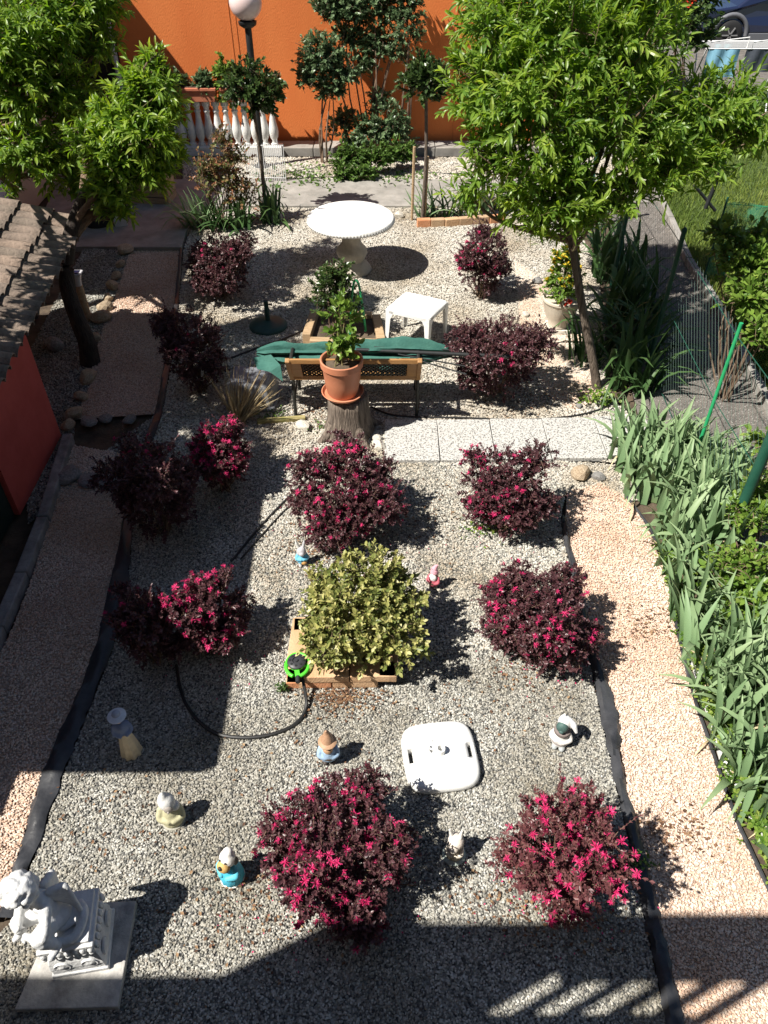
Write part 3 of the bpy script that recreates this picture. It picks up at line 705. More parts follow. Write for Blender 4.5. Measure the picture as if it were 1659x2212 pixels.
# ------------------------------------------------------------------ peach trees
LANCE = []
for i in range(6):
    V, F = TPL['lance']; V = V.copy(); V[:, 2] += -[.0, .18, .32, .1, .25, .05][i]*V[:, 1]**2
    me = raw_mesh('leaf', V, F.ravel(), np.full(len(F), 3), False, np.full(len(V), [.15, .35, .5, .65, .8, .95][i])); me.materials.append(M_PEACHL); LANCE.append(me)
def peach_tree(label, trunk, lobes, nsh, seed, nobj=300, leaf=.125, group='peach trees round the garden', mat_=M_PEACHL, nsub=5, name='peach_tree'):
    rng = np.random.default_rng(seed); org = Vector((trunk[0][0].x, trunk[0][0].y, 0))
    t = thing(name, label, 'tree', org, 0, group)
    mb = MB(); pts = smoothpath([p for p, r in trunk], 6); rad = np.interp(np.linspace(0, len(trunk)-1, len(pts)), range(len(trunk)), [r for p, r in trunk])
    mb.tube(pts, list(rad), 10); mb.build('trunk', M_BARK if seed % 2 else M_DARKBARK, t, True, world=True)
    top = Vector(trunk[-1][0]); r0 = trunk[-1][1]; subs = []
    for c, r in lobes:
        r = r if hasattr(r, '__len__') else (r, r, r)
        c = Vector(c); k0 = int(rng.integers(max(1, len(pts)*2//3), len(pts))); s = pts[k0]; mid = s.lerp(c, .5)+Vector(rng.normal(0, .08, 3)); mid.z -= .05
        mb = MB(); lp_ = smoothpath([s, mid, c], 5); mb.tube(lp_, list(np.linspace(r0*.75, r0*.3, len(lp_))), 7)
        for _ in range(nsub):
            e = c+Vector([q*k for q, k in zip(nrm(rng.normal(0, 1, 3)+np.array([0, 0, .3])), r)])*.8; q = lp_[int(rng.integers(len(lp_)//2, len(lp_)))]
            sp_ = smoothpath([q, q.lerp(e, .5)+Vector(rng.normal(0, .05, 3)), e], 4); mb.tube(sp_, list(np.linspace(r0*.3, .004, len(sp_))), 5)
        mb.build('limb', M_TWIG, t, True, world=True)
    S0, out, L = shoots(lobes, nsh, .36, rng, .45, -.8, .35, .45)
    P, D, N, S, var = leaves_on(S0, out, L, 17, rng, leaf, 1.1, .42, .1)
    V, F = twigs(S0, out, L, .0035, .42); link(raw_mesh('twigs', V-np.array(org), F.ravel(), np.full(len(F), 4)), 'twigs', M_GTWIG, t, 'stuff')
    # the leaves nearest the lens are single objects
    camd = np.linalg.norm(P-np.array([0, 0, CAMH]), axis=1)
    y_ = P[:, 1]*ct-(P[:, 2]-CAMH)*st; sx = np.abs(P[:, 0]/y_*FPX); sy = (P[:, 1]*st+(P[:, 2]-CAMH)*ct)/y_*FPX
    vis = (sx < 829) & (sy < 1100) & (sy > -1100)
    near_ = np.argsort(np.where(vis, camd, 1e6))[:nobj]
    keep = np.ones(len(P), bool); keep[near_] = False
    leaf_cloud('foliage', 'lance', P[keep], D[keep], N[keep], S[keep], var[keep], mat_, t, 'stuff', org)
    d = nrm(D[near_]); x = nrm(np.cross(d, N[near_])); z = np.cross(x, d)
    for i, j in enumerate(near_):
        o = bpy.data.objects.new('leaf', LANCE[int(var[j]*5.99)]); COL.objects.link(o); o.parent = t
        m_ = Matrix((x[i], d[i], z[i])).transposed().to_4x4(); o.matrix_local = Matrix.Translation(Vector(P[j])-org) @ m_ @ Matrix.Scale(float(S[j]), 4)
    return t
def lobe(px, py, Y, rpx, rz=.85):
    c = atY(px, py, Y); r = rpx*mpp(c); return (tuple(c), (r, r, r*rz))
b0_ = at(1289, 838)
tr = [(b0_, .055), (atY(1282, 786, b0_.y+.02), .047), (atY(1257, 658, b0_.y+.04), .043), (atY(1243, 569, b0_.y+.05), .042), (atY(1228, 478, b0_.y+.03), .04), (atY(1222, 400, b0_.y+.05), .036)]
RT = [lobe(1150, 230, 7.1, 150), lobe(1070, 170, 7.3, 105), lobe(1230, 60, 7.5, 150), lobe(1090, 20, 7.6, 110), lobe(1360, 90, 7.5, 115), lobe(1340, 260, 7.2, 140), lobe(1200, 390, 6.9, 105), lobe(1075, 345, 7.1, 85), lobe(1490, 250, 7.4, 110), lobe(1590, 215, 7.5, 85), lobe(1440, 350, 7.1, 85), lobe(1620, 280, 7.3, 70), lobe(1330, 420, 7.0, 60), lobe(1380, -60, 7.7, 110), lobe(1540, 330, 7.2, 60), lobe(1110, 440, 7.1, 45), lobe(1225, 445, 6.9, 55), lobe(1275, 440, 6.8, 50), lobe(1170, 470, 7.0, 40), lobe(1010, 420, 7.2, 40), ((1.5, 8.4, 2.9), (.7, .6, .6)), ((1.6, 9.3, 3.2), (.7, .6, .6)), ((2.3, 9.0, 3.3), (.6, .6, .6))]
peach_tree('big bright peach tree with thin leaning trunk beside the flower urn', tr, RT, 1900, 21, leaf=.105)
b1 = at(195, 782)
tr = [(b1, .12), (atY(188, 740, b1.y), .1), (atY(168, 690, b1.y+.03), .09), (atY(146, 620, b1.y+.08), .085), (atY(145, 540, b1.y+.15), .08), (atY(170, 455, b1.y+.25), .07), (atY(205, 380, b1.y+.3), .05)]
LT = [lobe(250, 320, 8.0, 58), lobe(320, 280, 8.0, 58), lobe(330, 190, 8.2, 55), lobe(265, 235, 8.2, 60), lobe(240, 395, 7.9, 50), lobe(300, 360, 8.0, 60), lobe(345, 330, 8.1, 38), lobe(375, 320, 8.2, 24), lobe(310, 150, 8.3, 34), lobe(335, 120, 8.3, 20), lobe(255, 440, 7.9, 28), lobe(185, 290, 8.0, 40), lobe(370, 230, 8.3, 25)]
peach_tree('peach tree with dark leaning trunk by the stones, crown before the balustrade', tr, LT, 640, 22, leaf=.112)
b2 = Vector((-4.45, 8.75, 0))
tr = [(b2, .1), (b2+Vector((-.02, .05, .8)), .08), (b2+Vector((-.05, .1, 1.6)), .07), (b2+Vector((.02, .15, 2.2)), .055)]
BT = [lobe(60, 60, 9.2, 120), lobe(150, 40, 9.4, 95), lobe(60, 190, 9.0, 95), lobe(160, 200, 9.2, 65), lobe(60, 310, 8.8, 85), lobe(140, 330, 9.0, 70), lobe(10, 120, 8.9, 90), lobe(215, 100, 9.4, 45), lobe(190, -30, 9.6, 80), lobe(170, 380, 9.0, 45), lobe(245, 20, 9.6, 32), lobe(20, 400, 8.8, 30), ((-4.0, 5.1, 3.3), (.55, .7, .5)), ((-3.95, 6.0, 3.4), (.6, .7, .5)), ((-4.0, 6.9, 3.4), (.6, .6, .5))]
peach_tree('darker peach tree rising behind the tiled shed roof', tr, BT, 1300, 24, leaf=.11)

# ------------------------------------------------------------------ irises
def blade_mesh(bend, twist, i, m, wid=.05):
    V = []; n = 7
    for k in range(n):
        t = k/(n-1); w_ = wid*(1-.15*t) if t < .6 else wid*(.91)*max(0.02, (1-(t-.6)/.4))**.7
        a = bend*t*t; y = math.sin(a)*t; z = math.cos(a)*t; tw = twist*t
        for s, lift in ((-1, 0), (0, .012), (1, 0)): V.append((s*w_*math.cos(tw), y+s*w_*math.sin(tw)+lift, z))
    F = []
    for k in range(n-1):
        b = k*3; F += [(b, b+1, b+4, b+3), (b+1, b+2, b+5, b+4)]
    me = raw_mesh('leaf', V, [q for f in F for q in f], [4]*len(F), True, np.clip(np.repeat(np.linspace(0, 1, n), 3)**.6*.6+(.1, .2, .3, .4, .35, .25, .15, .3)[i], 0, 1))
    me.materials.append(m); return me
BL = [blade_mesh(b, tw, i, M_IRIS) for i, (b, tw) in enumerate(((.03, .2), (.12, -.2), (.22, .2), (.35, .1), (.6, -.2), (.1, .4), (.2, -.4), (1.0, .2)))]
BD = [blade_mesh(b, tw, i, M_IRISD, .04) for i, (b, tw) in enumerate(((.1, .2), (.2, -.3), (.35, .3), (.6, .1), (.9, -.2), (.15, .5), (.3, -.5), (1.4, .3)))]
def iris(px, py, nb_, length, label, group, seed, set_=BL, wide=.09, lean=.5, name='iris_plant'):
    rr = random.Random(seed); p = at(px, py); t = thing(name, label, 'iris', (p.x, p.y, 0), 0, group)
    fan = rr.uniform(0, math.pi)
    for k in range(nb_):
        a = fan+(0 if rr.random() < .5 else math.pi)+rr.uniform(-.7, .7); q = p+Vector((rr.uniform(-wide, wide), rr.uniform(-wide, wide), -.01))
        ln = abs(rr.gauss(0, lean)); o = bpy.data.objects.new('leaf', rr.choice(set_)); COL.objects.link(o); o.parent = t
        L = length*rr.uniform(.65, 1.15)
        o.matrix_local = Matrix.Translation(q-Vector((p.x, p.y, 0))) @ Matrix.Rotation(a, 4, 'Z') @ Matrix.Rotation(-ln, 4, 'X') @ Matrix.Scale(L, 4)
    if set_ is BL:
        for k in range(4):
            o = bpy.data.objects.new('dead_leaf', DEAD); COL.objects.link(o); o.parent = t
            o.matrix_local = Matrix.Translation((rr.uniform(-wide, wide), rr.uniform(-wide, wide), .01)) @ Matrix.Rotation(rr.uniform(0, 6.28), 4, 'Z') @ Matrix.Rotation(-rr.uniform(.6, 1.1), 4, 'X') @ Matrix.Scale(length*rr.uniform(.4, .7), 4)
    return t
DEAD = blade_mesh(.9, .6, 3, M_DRY, .03); DEAD.name = 'dead_leaf'
G1 = 'grey green irises along the sunny pink path'
spots = [(1370, 985, 'iris clump spilling over the end of the white slabs'), (1430, 985, 'iris clump at the corner of the asphalt path'), (1490, 1020, 'iris clump at the foot of the bright green fence post'), (1400, 1050, 'iris clump leaning over the top end of the pink path'), (1470, 1085, 'iris clump in the middle of the wide iris patch'), (1545, 1075, 'iris clump on the asphalt side of the wide iris patch'), (1480, 1160, 'iris clump at the near end of the wide patch, beside the leafy weeds'), (1540, 1150, 'iris clump touching the thick dark green fence post'), (1500, 1270, 'iris clump opposite the shrub that overhangs the edging'), (1530, 1370, 'iris clump above the first flakes of white edging'), (1560, 1450, 'iris clump level with the largest white edging flake'), (1620, 1400, 'iris clump behind the white edging, against the rose shrub'), (1590, 1540, 'iris clump level with the white parasol base'), (1650, 1500, 'iris clump cut by the picture edge, level with the white parasol base'), (1625, 1640, 'iris clump level with the grey and white figurine'), (1660, 1730, 'nearest iris clump, at the end of the white edging')]
for i, (px, py, lb_) in enumerate(spots): iris(px, py, 56 if i < 8 else 54, .58 if i < 8 else .52, lb_, G1, 100+i, BL, .26, .27)
G2 = 'dark irises in the shade of the peach tree'
spots = [(1310, 600, 'dark iris clump farthest along the asphalt path, under the peach crown'), (1360, 610, 'tall dark irises at the asphalt edge level with the flower urn top'), (1330, 680, 'tall dark irises right behind the peach trunk'), (1390, 690, 'dark iris clump at the sunlit length of fence post'), (1330, 760, 'dark iris clump against the lower peach trunk'), (1385, 770, 'dark iris clump midway down the shaded asphalt edge'), (1350, 830, 'dark iris clump right of the peach trunk foot'), (1400, 845, 'nearest dark iris clump on the asphalt edge'), (1262, 780, 'dark iris tuft left of the peach trunk foot'), (1300, 530, 'dark iris clump where the crown hides the path')]
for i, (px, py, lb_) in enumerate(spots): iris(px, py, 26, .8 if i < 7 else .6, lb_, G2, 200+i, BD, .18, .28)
G3 = 'irises by the stone table'
spots = [(425, 490, 'pale iris tuft drooping onto the shaded walk'), (470, 495, 'iris tuft in front of the reddish nandina'), (520, 490, 'dense dark iris tuft left of the stone table'), (585, 480, 'upright iris tuft beside the left laurel trunk')]
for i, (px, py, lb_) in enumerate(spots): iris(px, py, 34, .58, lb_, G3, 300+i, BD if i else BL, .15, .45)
spots = [(925, 470, 'iris tuft at the right laurel stakes'), (975, 468, 'iris tuft behind the brick edging'), (1030, 460, 'iris tuft behind the brick edging under the peach leaves'), (1085, 450, 'farthest right iris tuft behind the brick edging')]
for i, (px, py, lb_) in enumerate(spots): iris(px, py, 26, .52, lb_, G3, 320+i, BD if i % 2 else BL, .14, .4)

# ------------------------------------------------------------------ other plants
def bush(name, label, cat, lobes, n, length, per, size, tpl, m, seed, base, group=None, **k):
    rng = np.random.default_rng(seed); t = thing(name, label, cat, (base[0], base[1], 0), 0, group)
    foliage(t, lobes, n, length, per, size, tpl, m, rng, base=base, **k); return t
def standard(label, base, topz, crown, seed, n, stakes=0, name='laurel_standard', m=M_LAUREL, group='clipped laurels on bare stems'):
    rng = np.random.default_rng(seed); t = thing(name, label, 'tree', (base.x, base.y, 0), 0, group)
    c = Vector(crown[0][0]); mb = MB(); mb.tube(smoothpath([base, base.lerp(c, .5)+Vector((.03, 0, 0)), c], 5), [.028]*5+[.024]*6, 8); mb.build('trunk', M_BARK, t, True, world=True)
    for k in range(stakes):
        mb = MB(); q = base+Vector((-.16+.2*k, .05, 0)); mb.tube([q, q+Vector((.01, 0, topz*(.8-.1*k)))], .022, 7); mb.build('stake', M_RAWWOOD, t, True, world=True)
    foliage(t, crown, n, .2, 16, .07, 'oval', m, rng, base=None, droop=.1, twr=.003, spread=.9)
    return t
b = at(575, 470); c = atY(540, 190, b.y); r = 55*mpp(c)
standard('round clipped laurel on a bare stem in front of the lamp post', b, 1.4, [((c.x, c.y, c.z), (r, r, r)), ((c.x+r*.75, c.y, c.z-.05), (r*.6,)*3), ((c.x+.1, c.y, c.z-r*.7), (r*.6, r*.6, r*.5))], 51, 210)
b = at(912, 478); c = atY(920, 178, b.y); r = 50*mpp(c)
standard('round clipped laurel on a bare stem tied to stakes behind the brick edging', b, 1.35, [((c.x, c.y, c.z), (r, r, r))], 52, 190, 2)
def wallbush(px, py, rpx, Y, rz=1.0): c = atY(px, py, Y); r = rpx*mpp(c); return (tuple(c), (r, r*.6, r*rz))
gr = 'roses trained up the orange wall'
bush('climbing_rose', 'tall climbing rose covering the upper middle of the orange wall', 'rose', [wallbush(750, 20, 48, 15.0), wallbush(820, 15, 46, 15.0), wallbush(755, 80, 32, 15.0), wallbush(815, 95, 40, 15.0), wallbush(705, 10, 34, 15.0), wallbush(870, -20, 50, 15.0), wallbush(790, 140, 25, 15.0)], 560, .34, 20, .072, 'oval', M_ROSEL, 61, (at(800, 335).x, 15.0, 0), gr, twr=.004, nst=10, str_=.02)
bush('climbing_rose', 'rose with a rounded head on one thin stem left of the tall climber', 'rose', [wallbush(690, 120, 48, 14.6), wallbush(735, 150, 38, 14.6), wallbush(670, 165, 32, 14.6), wallbush(715, 190, 30, 14.6)], 330, .3, 19, .066, 'oval', M_ROSEL, 62, (at(700, 350).x, 14.5, 0), gr, twr=.004, nst=4, str_=.022)
bush('climbing_rose', 'slender rose head on a pale cane right of the tall climber', 'rose', [wallbush(875, 60, 40, 14.8), wallbush(865, 110, 28, 14.8), wallbush(885, 30, 30, 14.8)], 120, .3, 18, .06, 'oval', M_ROSEL, 63, (at(868, 340).x, 14.8, 0), gr, twr=.004, nst=4, str_=.022)
bush('rose_bush', 'grey green rose bush at the middle foot of the orange wall', 'rose', [wallbush(830, 265, 50, 14.6), wallbush(800, 290, 40, 14.6), wallbush(860, 290, 38, 14.6)], 170, .3, 15, .075, 'oval', M_ROSEL, 64, (at(830, 345).x, 14.5, 0), gr, twr=.004, nst=10, str_=.012)
bush('rose_bush', 'small dark rose bush between the two tall stems at the wall', 'rose', [wallbush(745, 270, 32, 14.9), wallbush(820, 215, 24, 14.9), wallbush(760, 310, 28, 14.8)], 100, .3, 15, .08, 'oval', M_ROSEL, 65, (at(760, 340).x, 14.8, 0), gr, twr=.004, nst=8, str_=.012)
bush('low_shrub', 'bright leafy mound sprawling over the white gravel at the wall foot', 'shrub', [wallbush(760, 345, 40, 13.9, .8), wallbush(815, 340, 38, 13.9, .8), wallbush(860, 330, 35, 14.1, .7), wallbush(740, 375, 25, 13.6, .6), wallbush(785, 372, 30, 13.6, .6)], 260, .25, 15, .07, 'oval', M_WEED, 66, (at(800, 375).x, 13.8, 0), None, twr=.003, nst=8)
b = at(482, 488)
bush('nandina', 'reddish leaved nandina standing above the left irises', 'shrub', [wallbush(475, 390, 50, b.y), wallbush(520, 420, 42, b.y), wallbush(450, 365, 34, b.y), wallbush(500, 340, 36, b.y), wallbush(478, 300, 26, b.y)], 230, .32, 17, .05, 'small', M_NAND, 67, b, None, twr=.003, nst=14, str_=.01)
# right hand shrubs
def pb(px, py, z, rpx, rz=.8): c = at(px, py, z); r = rpx*mpp(c); return (tuple(c), (r, r, r*rz))
bush('rose_shrub', 'leafy shrub with pale glossy leaves beyond the chain link fence', 'shrub', [pb(1595, 560, 1.4, 50), pb(1620, 640, 1.2, 50), pb(1640, 520, 1.5, 50), pb(1560, 495, 1.6, 26), pb(1660, 600, 1.3, 60), pb(1640, 720, 1.0, 35)], 240, .3, 11, .085, 'oval', M_BRIGHT, 71, (at(1640, 640, 1.2).x, at(1640, 640, 1.2).y, 0), None, twr=.004, nst=14, str_=.012)
bush('rose_shrub', 'yellow green shrub crowding the thick fence post at the picture edge', 'shrub', [pb(1620, 1240, .3, 75), pb(1650, 1050, .5, 45), pb(1610, 1110, .4, 40), pb(1560, 1230, .25, 50), pb(1640, 1320, .25, 60), pb(1655, 950, .7, 35), pb(1580, 1310, .2, 40)], 260, .26, 11, .062, 'oval', M_BRIGHT, 72, (at(1620, 1250).x, at(1620, 1250).y, 0), None, twr=.004, nst=14, str_=.01)
# low ground cover in the right bed and odd weeds
rg = np.random.default_rng(8); pts = []
for (x0, y0_, x1, y1_, w_, n) in ((1425, 1180, 1475, 1330, 16, 160), (1475, 1330, 1530, 1500, 18, 260), (1530, 1500, 1615, 1720, 20, 300), (1580, 1660, 1690, 1900, 30, 300), (1500, 1200, 1640, 1420, 60, 400)):
    for k in range(n):
        q = rg.random(); c = at(x0+(x1-x0)*q+rg.normal(0, w_*.6), y0_+(y1_-y0_)*q+rg.normal(0, w_*.5)); pts.append((c.x, c.y, rg.uniform(.02, .12)))
P = np.array(pts); n = len(P); D = nrm(rg.normal(0, 1, (n, 3))*np.array([1, 1, .3])+np.array([0, 0, .3]))
tag(leaf_cloud('ground_cover', 'trefoil', P, D, np.tile([0, 0, 1.], (n, 1))+rg.normal(0, .3, (n, 3)), rg.uniform(.025, .055, n), rg.random(n), M_BRIGHT, None))
def weeds(px, py, rx, n, m, seed, size=(.03, .06), z=.05, name='weeds', tpl='oval'):
    rg = np.random.default_rng(seed); c = at(px, py); P = np.stack([c.x+rg.normal(0, rx, n), c.y+rg.normal(0, rx*.6, n), rg.uniform(0.012, z, n)], 1); D = nrm(rg.normal(0, 1, (n, 3))*np.array([1, 1, .4])+np.array([0, 0, .4]))
    return leaf_cloud(name, tpl, P, D, np.tile([0, 0, 1.], (n, 1))+rg.normal(0, .4, (n, 3)), rg.uniform(*size, n), rg.random(n), m, None)
weeds(660, 388, .5, 320, M_WEED, 1, (.04, .09)); weeds(870, 385, .35, 120, M_WEED, 2, (.04, .09)); weeds(1295, 870, .09, 170, M_BRIGHT, 3, (.04, .07), .12)
weeds(1045, 1150, .12, 120, M_BRIGHT, 4, (.02, .035)); weeds(1380, 1865, .05, 60, M_WEED, 5, (.02, .03), .07); weeds(610, 1492, .02, 40, M_LAUREL, 6, (.02, .04), .07)
weeds(1165, 520, .22, 240, M_WEED, 9, (.05, .1), .25, tpl='grass'); weeds(715, 925, .1, 60, M_WEED, 10, (.02, .04)); weeds(590, 900, .1, 60, M_WEED, 11, (.02, .04))
# leaf litter
rg = np.random.default_rng(9); pts = []
for (x, y, r, n) in ((740, 1500, 70, 500), (700, 1190, 90, 350), (1010, 1560, 120, 70), (1150, 1450, 90, 130), (1100, 1950, 120, 130), (1230, 1990, 120, 120), (640, 1640, 140, 70), (560, 1930, 100, 80), (250, 1780, 150, 80), (500, 2000, 200, 120), (1230, 860, 60, 120), (1120, 890, 90, 140), (1460, 1800, 90, 160), (1400, 1350, 60, 100), (690, 900, 60, 120), (900, 1120, 120, 150)):
    for k in range(n):
        c = at(x+rg.normal(0, r*.6), y+rg.normal(0, r*.35)); pts.append((c.x, c.y, .014+rg.uniform(0, .008)))
P = np.array(pts); n = len(P); D = nrm(rg.normal(0, 1, (n, 3))*np.array([1, 1, .15]))
leaf_cloud('leaf_litter', 'small', P, D, np.tile([0, 0, 1.], (n, 1))+rg.normal(0, .25, (n, 3)), rg.uniform(.012, .032, n), rg.random(n)**1.3, M_LITTER, None)
pts = []
for (x, y, r, n) in ((720, 1960, 200, 130), (1230, 1960, 160, 70), (750, 1170, 140, 70), (1110, 1160, 100, 40), (1190, 1450, 130, 50), (470, 1430, 90, 40), (490, 1080, 80, 40)):
    for k in range(n): c = at(x+rg.normal(0, r*.6), y+rg.normal(0, r*.3)); pts.append((c.x, c.y, .016+rg.uniform(0, .008)))
P = np.array(pts); n = len(P); D = nrm(rg.normal(0, 1, (n, 3))*np.array([1, 1, .15]))
leaf_cloud('fallen_petals', 'small', P, D, np.tile([0, 0, 1.], (n, 1))+rg.normal(0, .25, (n, 3)), rg.uniform(.008, .018, n), rg.random(n), M_MAG, None)
# dry stalks
p = at(510, 915); t = thing('dry_grass', 'clump of dry straw stalks fanning out by the grey tub', 'grass clump', (p.x, p.y, 0))
rg = np.random.default_rng(12); n = 110; P = np.tile([p.x, p.y, 0], (n, 1))+rg.normal(0, .04, (n, 3))*np.array([1, 1, .2]); D = nrm(np.array([.35, .25, 1])+rg.normal(0, .5, (n, 3))*np.array([1, 1, .4]))
leaf_cloud('stalks', 'straw', P, D, rg.normal(0, 1, (n, 3)), rg.uniform(.25, .75, n), rg.random(n), M_DRY, t, 'stuff', (p.x, p.y, 0))
# ------------------------------------------------------------------ garden furniture
RX = lambda a: Matrix.Rotation(a, 3, 'X')
RY = lambda a: Matrix.Rotation(a, 3, 'Y')
RZ = lambda a: Matrix.Rotation(a, 3, 'Z')
# round cast stone table
b = at(768, 592); tc_ = atY(754, 457, b.y+.12); b = Vector((tc_.x+.02, tc_.y, 0)); tr_ = 95*mpp(tc_); tz = .75
t = thing('stone_table', 'round white topped table on a cast stone pedestal', 'table', b)
mb = MB(); mb.lathe([(tr_*.90, tz-.075), (tr_*.97, tz-.07), (tr_, tz-.05), (tr_, tz-.03), (tr_*.985, tz-.01), (tr_*.96, tz), (.3, tz+.001), (.01, tz+.001)], 64); mb.build('tabletop', M_WHITEP if False else mat('white painted stone', (.52, .51, .47), (.8, .79, .76), .8, 9, .2, 60, detail=12, lo=.25, hi=.5), t, True)
for k in range(84):
    a = k*2*math.pi/84; mb = MB(); mb.ell((math.cos(a)*(tr_-.01), math.sin(a)*(tr_-.01), tz-.045), (.018, .017, .026), 6, 5); mb.build('rim_bead', M_WHITESTONE, t, True)
mb = MB(); mb.lathe([(.26, 0), (.27, .03), (.25, .07), (.2, .12), (.17, .16), (.185, .2), (.21, .26), (.2, .32), (.15, .37), (.125, .42), (.13, .47), (.15, .5), (.155, .56), (.14, .6), (.15, .64), (.2, tz-.08), (.22, tz-.076)], 28, wob=lambda a, z: 1+.02*math.cos(a*8)); mb.build('pedestal', M_CASTST, t, True)

# white monobloc side table
hz = .455; L_, F_, Rr_ = at(832, 668, hz), at(928, 690, hz), at(969, 651, hz)
ctr = (L_+Rr_)/2; ex = (F_-L_); ey = (Rr_-F_); B_ = L_+Rr_-F_
t = thing('side_table', 'small white moulded plastic table on the cream gravel', 'table', (ctr.x, ctr.y, 0))
mb = MB(); q = [L_, F_, Rr_, B_]; cc = (L_+F_+Rr_+B_)/4; ring = []
for i in range(4):
    a, b_, c = q[i-1], q[i], q[(i+1) % 4]
    for k in range(5):
        s = k/4; r_ = .05; d1 = (a-b_).normalized()*r_; d2 = (c-b_).normalized()*r_
        ring.append(b_+d1*(1-s)**2+d2*s**2)
n = len(ring); V = [(p.x, p.y, hz) for p in ring]+[((p.x-cc.x)*.94+cc.x, (p.y-cc.y)*.94+cc.y, hz+.012) for p in ring]+[(p.x, p.y, hz-.045) for p in ring]
mb.add(V, [tuple(range(n, 2*n))]+[(i, (i+1) % n, n+(i+1) % n, n+i) for i in range(n)]+[(2*n+i, 2*n+(i+1) % n, (i+1) % n, i) for i in range(n)]+[tuple(range(2*n, 3*n))[::-1]])
mb.build('tabletop', M_WHITEP, t, world=True, bevel=.004)
for p in q:
    d = (p-cc); d.z = 0; d.normalize(); mb = MB(); top = Vector((p.x, p.y, hz-.03))-d*.05; ft = Vector((p.x, p.y, 0))+d*.0
    e1 = ex.normalized(); e2 = ey.normalized(); s1 = 1 if (cc-p).dot(e1) > 0 else -1; s2 = 1 if (cc-p).dot(e2) > 0 else -1
    for e, s in ((e1, s1), (e2, s2)):
        p0 = Vector((p.x, p.y, hz-.01)); f0 = Vector((p.x, p.y, 0)); th_ = .006
        nn = (e2*s2 if e is e1 else e1*s1)*th_
        V = [p0, p0+e*s*.11, p0+e*s*.065-Vector((0, 0, .1)), f0+e*s*.035, f0]
        mb.add(V+[v+nn for v in V], [(0, 1, 2, 3, 4), (9, 8, 7, 6, 5)]+[(i, (i+1) % 5, 5+(i+1) % 5, 5+i) for i in range(5)])
    mb.build('leg', M_WHITEP, t, world=True)

# bench seen from behind
by = 6.68; x0, x1 = -.93, .345
t = thing('garden_bench', 'timber and iron garden bench with lattice back, turned away', 'bench', (-.26, by, 0))
bz0, bz1 = .50, .80; lean = lambda z: by-.02-.30*(z-.42)/.4*.9
def bp3(x, z): return Vector((x, lean(z), z))
for x in (x0, x1):
    mb = MB(); mb.bar(bp3(x, .47), bp3(x, bz1+.02), .045, .05); mb.build('back_post', M_WOOD, t, world=True, bevel=.006)
    mb = MB(); mb.tube(smoothpath([(x, by-.0, .44), (x, by-.03, .22), (x, by-.05, 0)], 4), .018, 8); mb.tube(smoothpath([(x, by+.42, .42), (x, by+.46, .2), (x, by+.45, 0)], 4), .018, 8); mb.tube([(x, by-.03, .2), (x, by+.45, .2)], .012, 6); mb.build('leg', M_IRON, t, True, world=True)
    mb = MB(); mb.tube(smoothpath([bp3(x, .66), (x, by+.1, .68), (x, by+.38, .63), (x, by+.44, .5), (x, by+.42, .42)], 4), .018, 7); mb.build('armrest', M_IRON, t, True, world=True)
for z, h in ((bz1, .05), (bz0, .05)):
    mb = MB(); mb.bar(bp3(x0, z), bp3(x1, z), .03, h); mb.build('rail', M_WOOD, t, world=True, bevel=.006)
for x in (x0+.07, x1-.07):
    mb = MB(); mb.bar(bp3(x, bz0+.02), bp3(x, bz1-.02), .1, .028); mb.build('side_board', M_WOOD, t, world=True, bevel=.005)
mb = MB(); n = 22; xa, xb = x0+.12, x1-.12; hh = bz1-bz0-.05; st_ = (xb-xa)/n
for k in range(-4, n+1):
    for s in (1, -1):
        a0 = xa+k*st_; b0x = a0+hh*.9; za, zb = bz0+.025, bz1-.025
        a1, z1_, b1x, z2_ = a0, za, b0x, zb
        if s < 0: z1_, z2_ = zb, za
        if a1 < xa: f = (xa-a1)/(b1x-a1); z1_ = z1_+(z2_-z1_)*f; a1 = xa
        if b1x > xb: f = (xb-a1)/(b1x-a1); z2_ = z1_+(z2_-z1_)*f; b1x = xb
        if b1x-a1 > .01: mb.bar(bp3(a1, z1_), bp3(b1x, z2_), .012, .014)
mb.build('lattice_panel', M_IRON, t, world=True)
for k in range(6):
    mb = MB(); yy = by+.02+k*.075; mb.box(((x0+x1)/2, yy, .43), (x1-x0+.06, .058, .028)); mb.build('seat_slat', M_WOOD, t, world=True, bevel=.005)

# folded green parasol lying along the bench
t = thing('folded_parasol', 'folded green parasol laid across the bench', 'parasol', (-.2, by+.2, .56))
def pleated(xa, xb, prof, seed, c0, tilt=0, flat=.75):
    rr = random.Random(seed); prof = list(np.interp(np.linspace(0, len(prof)-1, 46), range(len(prof)), prof)); mb = MB(); n = 42; m = len(prof); V = []
    for i, r in enumerate(prof):
        s = i/(m-1); x = xa+(xb-xa)*s
        for k in range(n):
            a = 2*math.pi*k/n; rad = r*(1+.36*math.sin(a*7+s*4+seed)+.15*math.sin(a*3+s*13)+.06*math.sin(s*60+a*2)); zz = rad*math.sin(a)*flat
            V.append((x+rr.uniform(-.008, .008), c0[1]+rad*math.cos(a), c0[2]+zz+tilt*s))
    F = [(i*n+k, i*n+(k+1) % n, (i+1)*n+(k+1) % n, (i+1)*n+k) for i in range(m-1) for k in range(n)]
    mb.add(V, F); return mb
c0 = (0, by+.2, .62)
pleated(-1.3, .78, [.03, .085, .11, .085, .09, .1, .1, .105, .115, .135, .145, .14, .125, .1, .06, .015], 2, c0).build('canopy', M_GCLOTH, t, True, world=True)
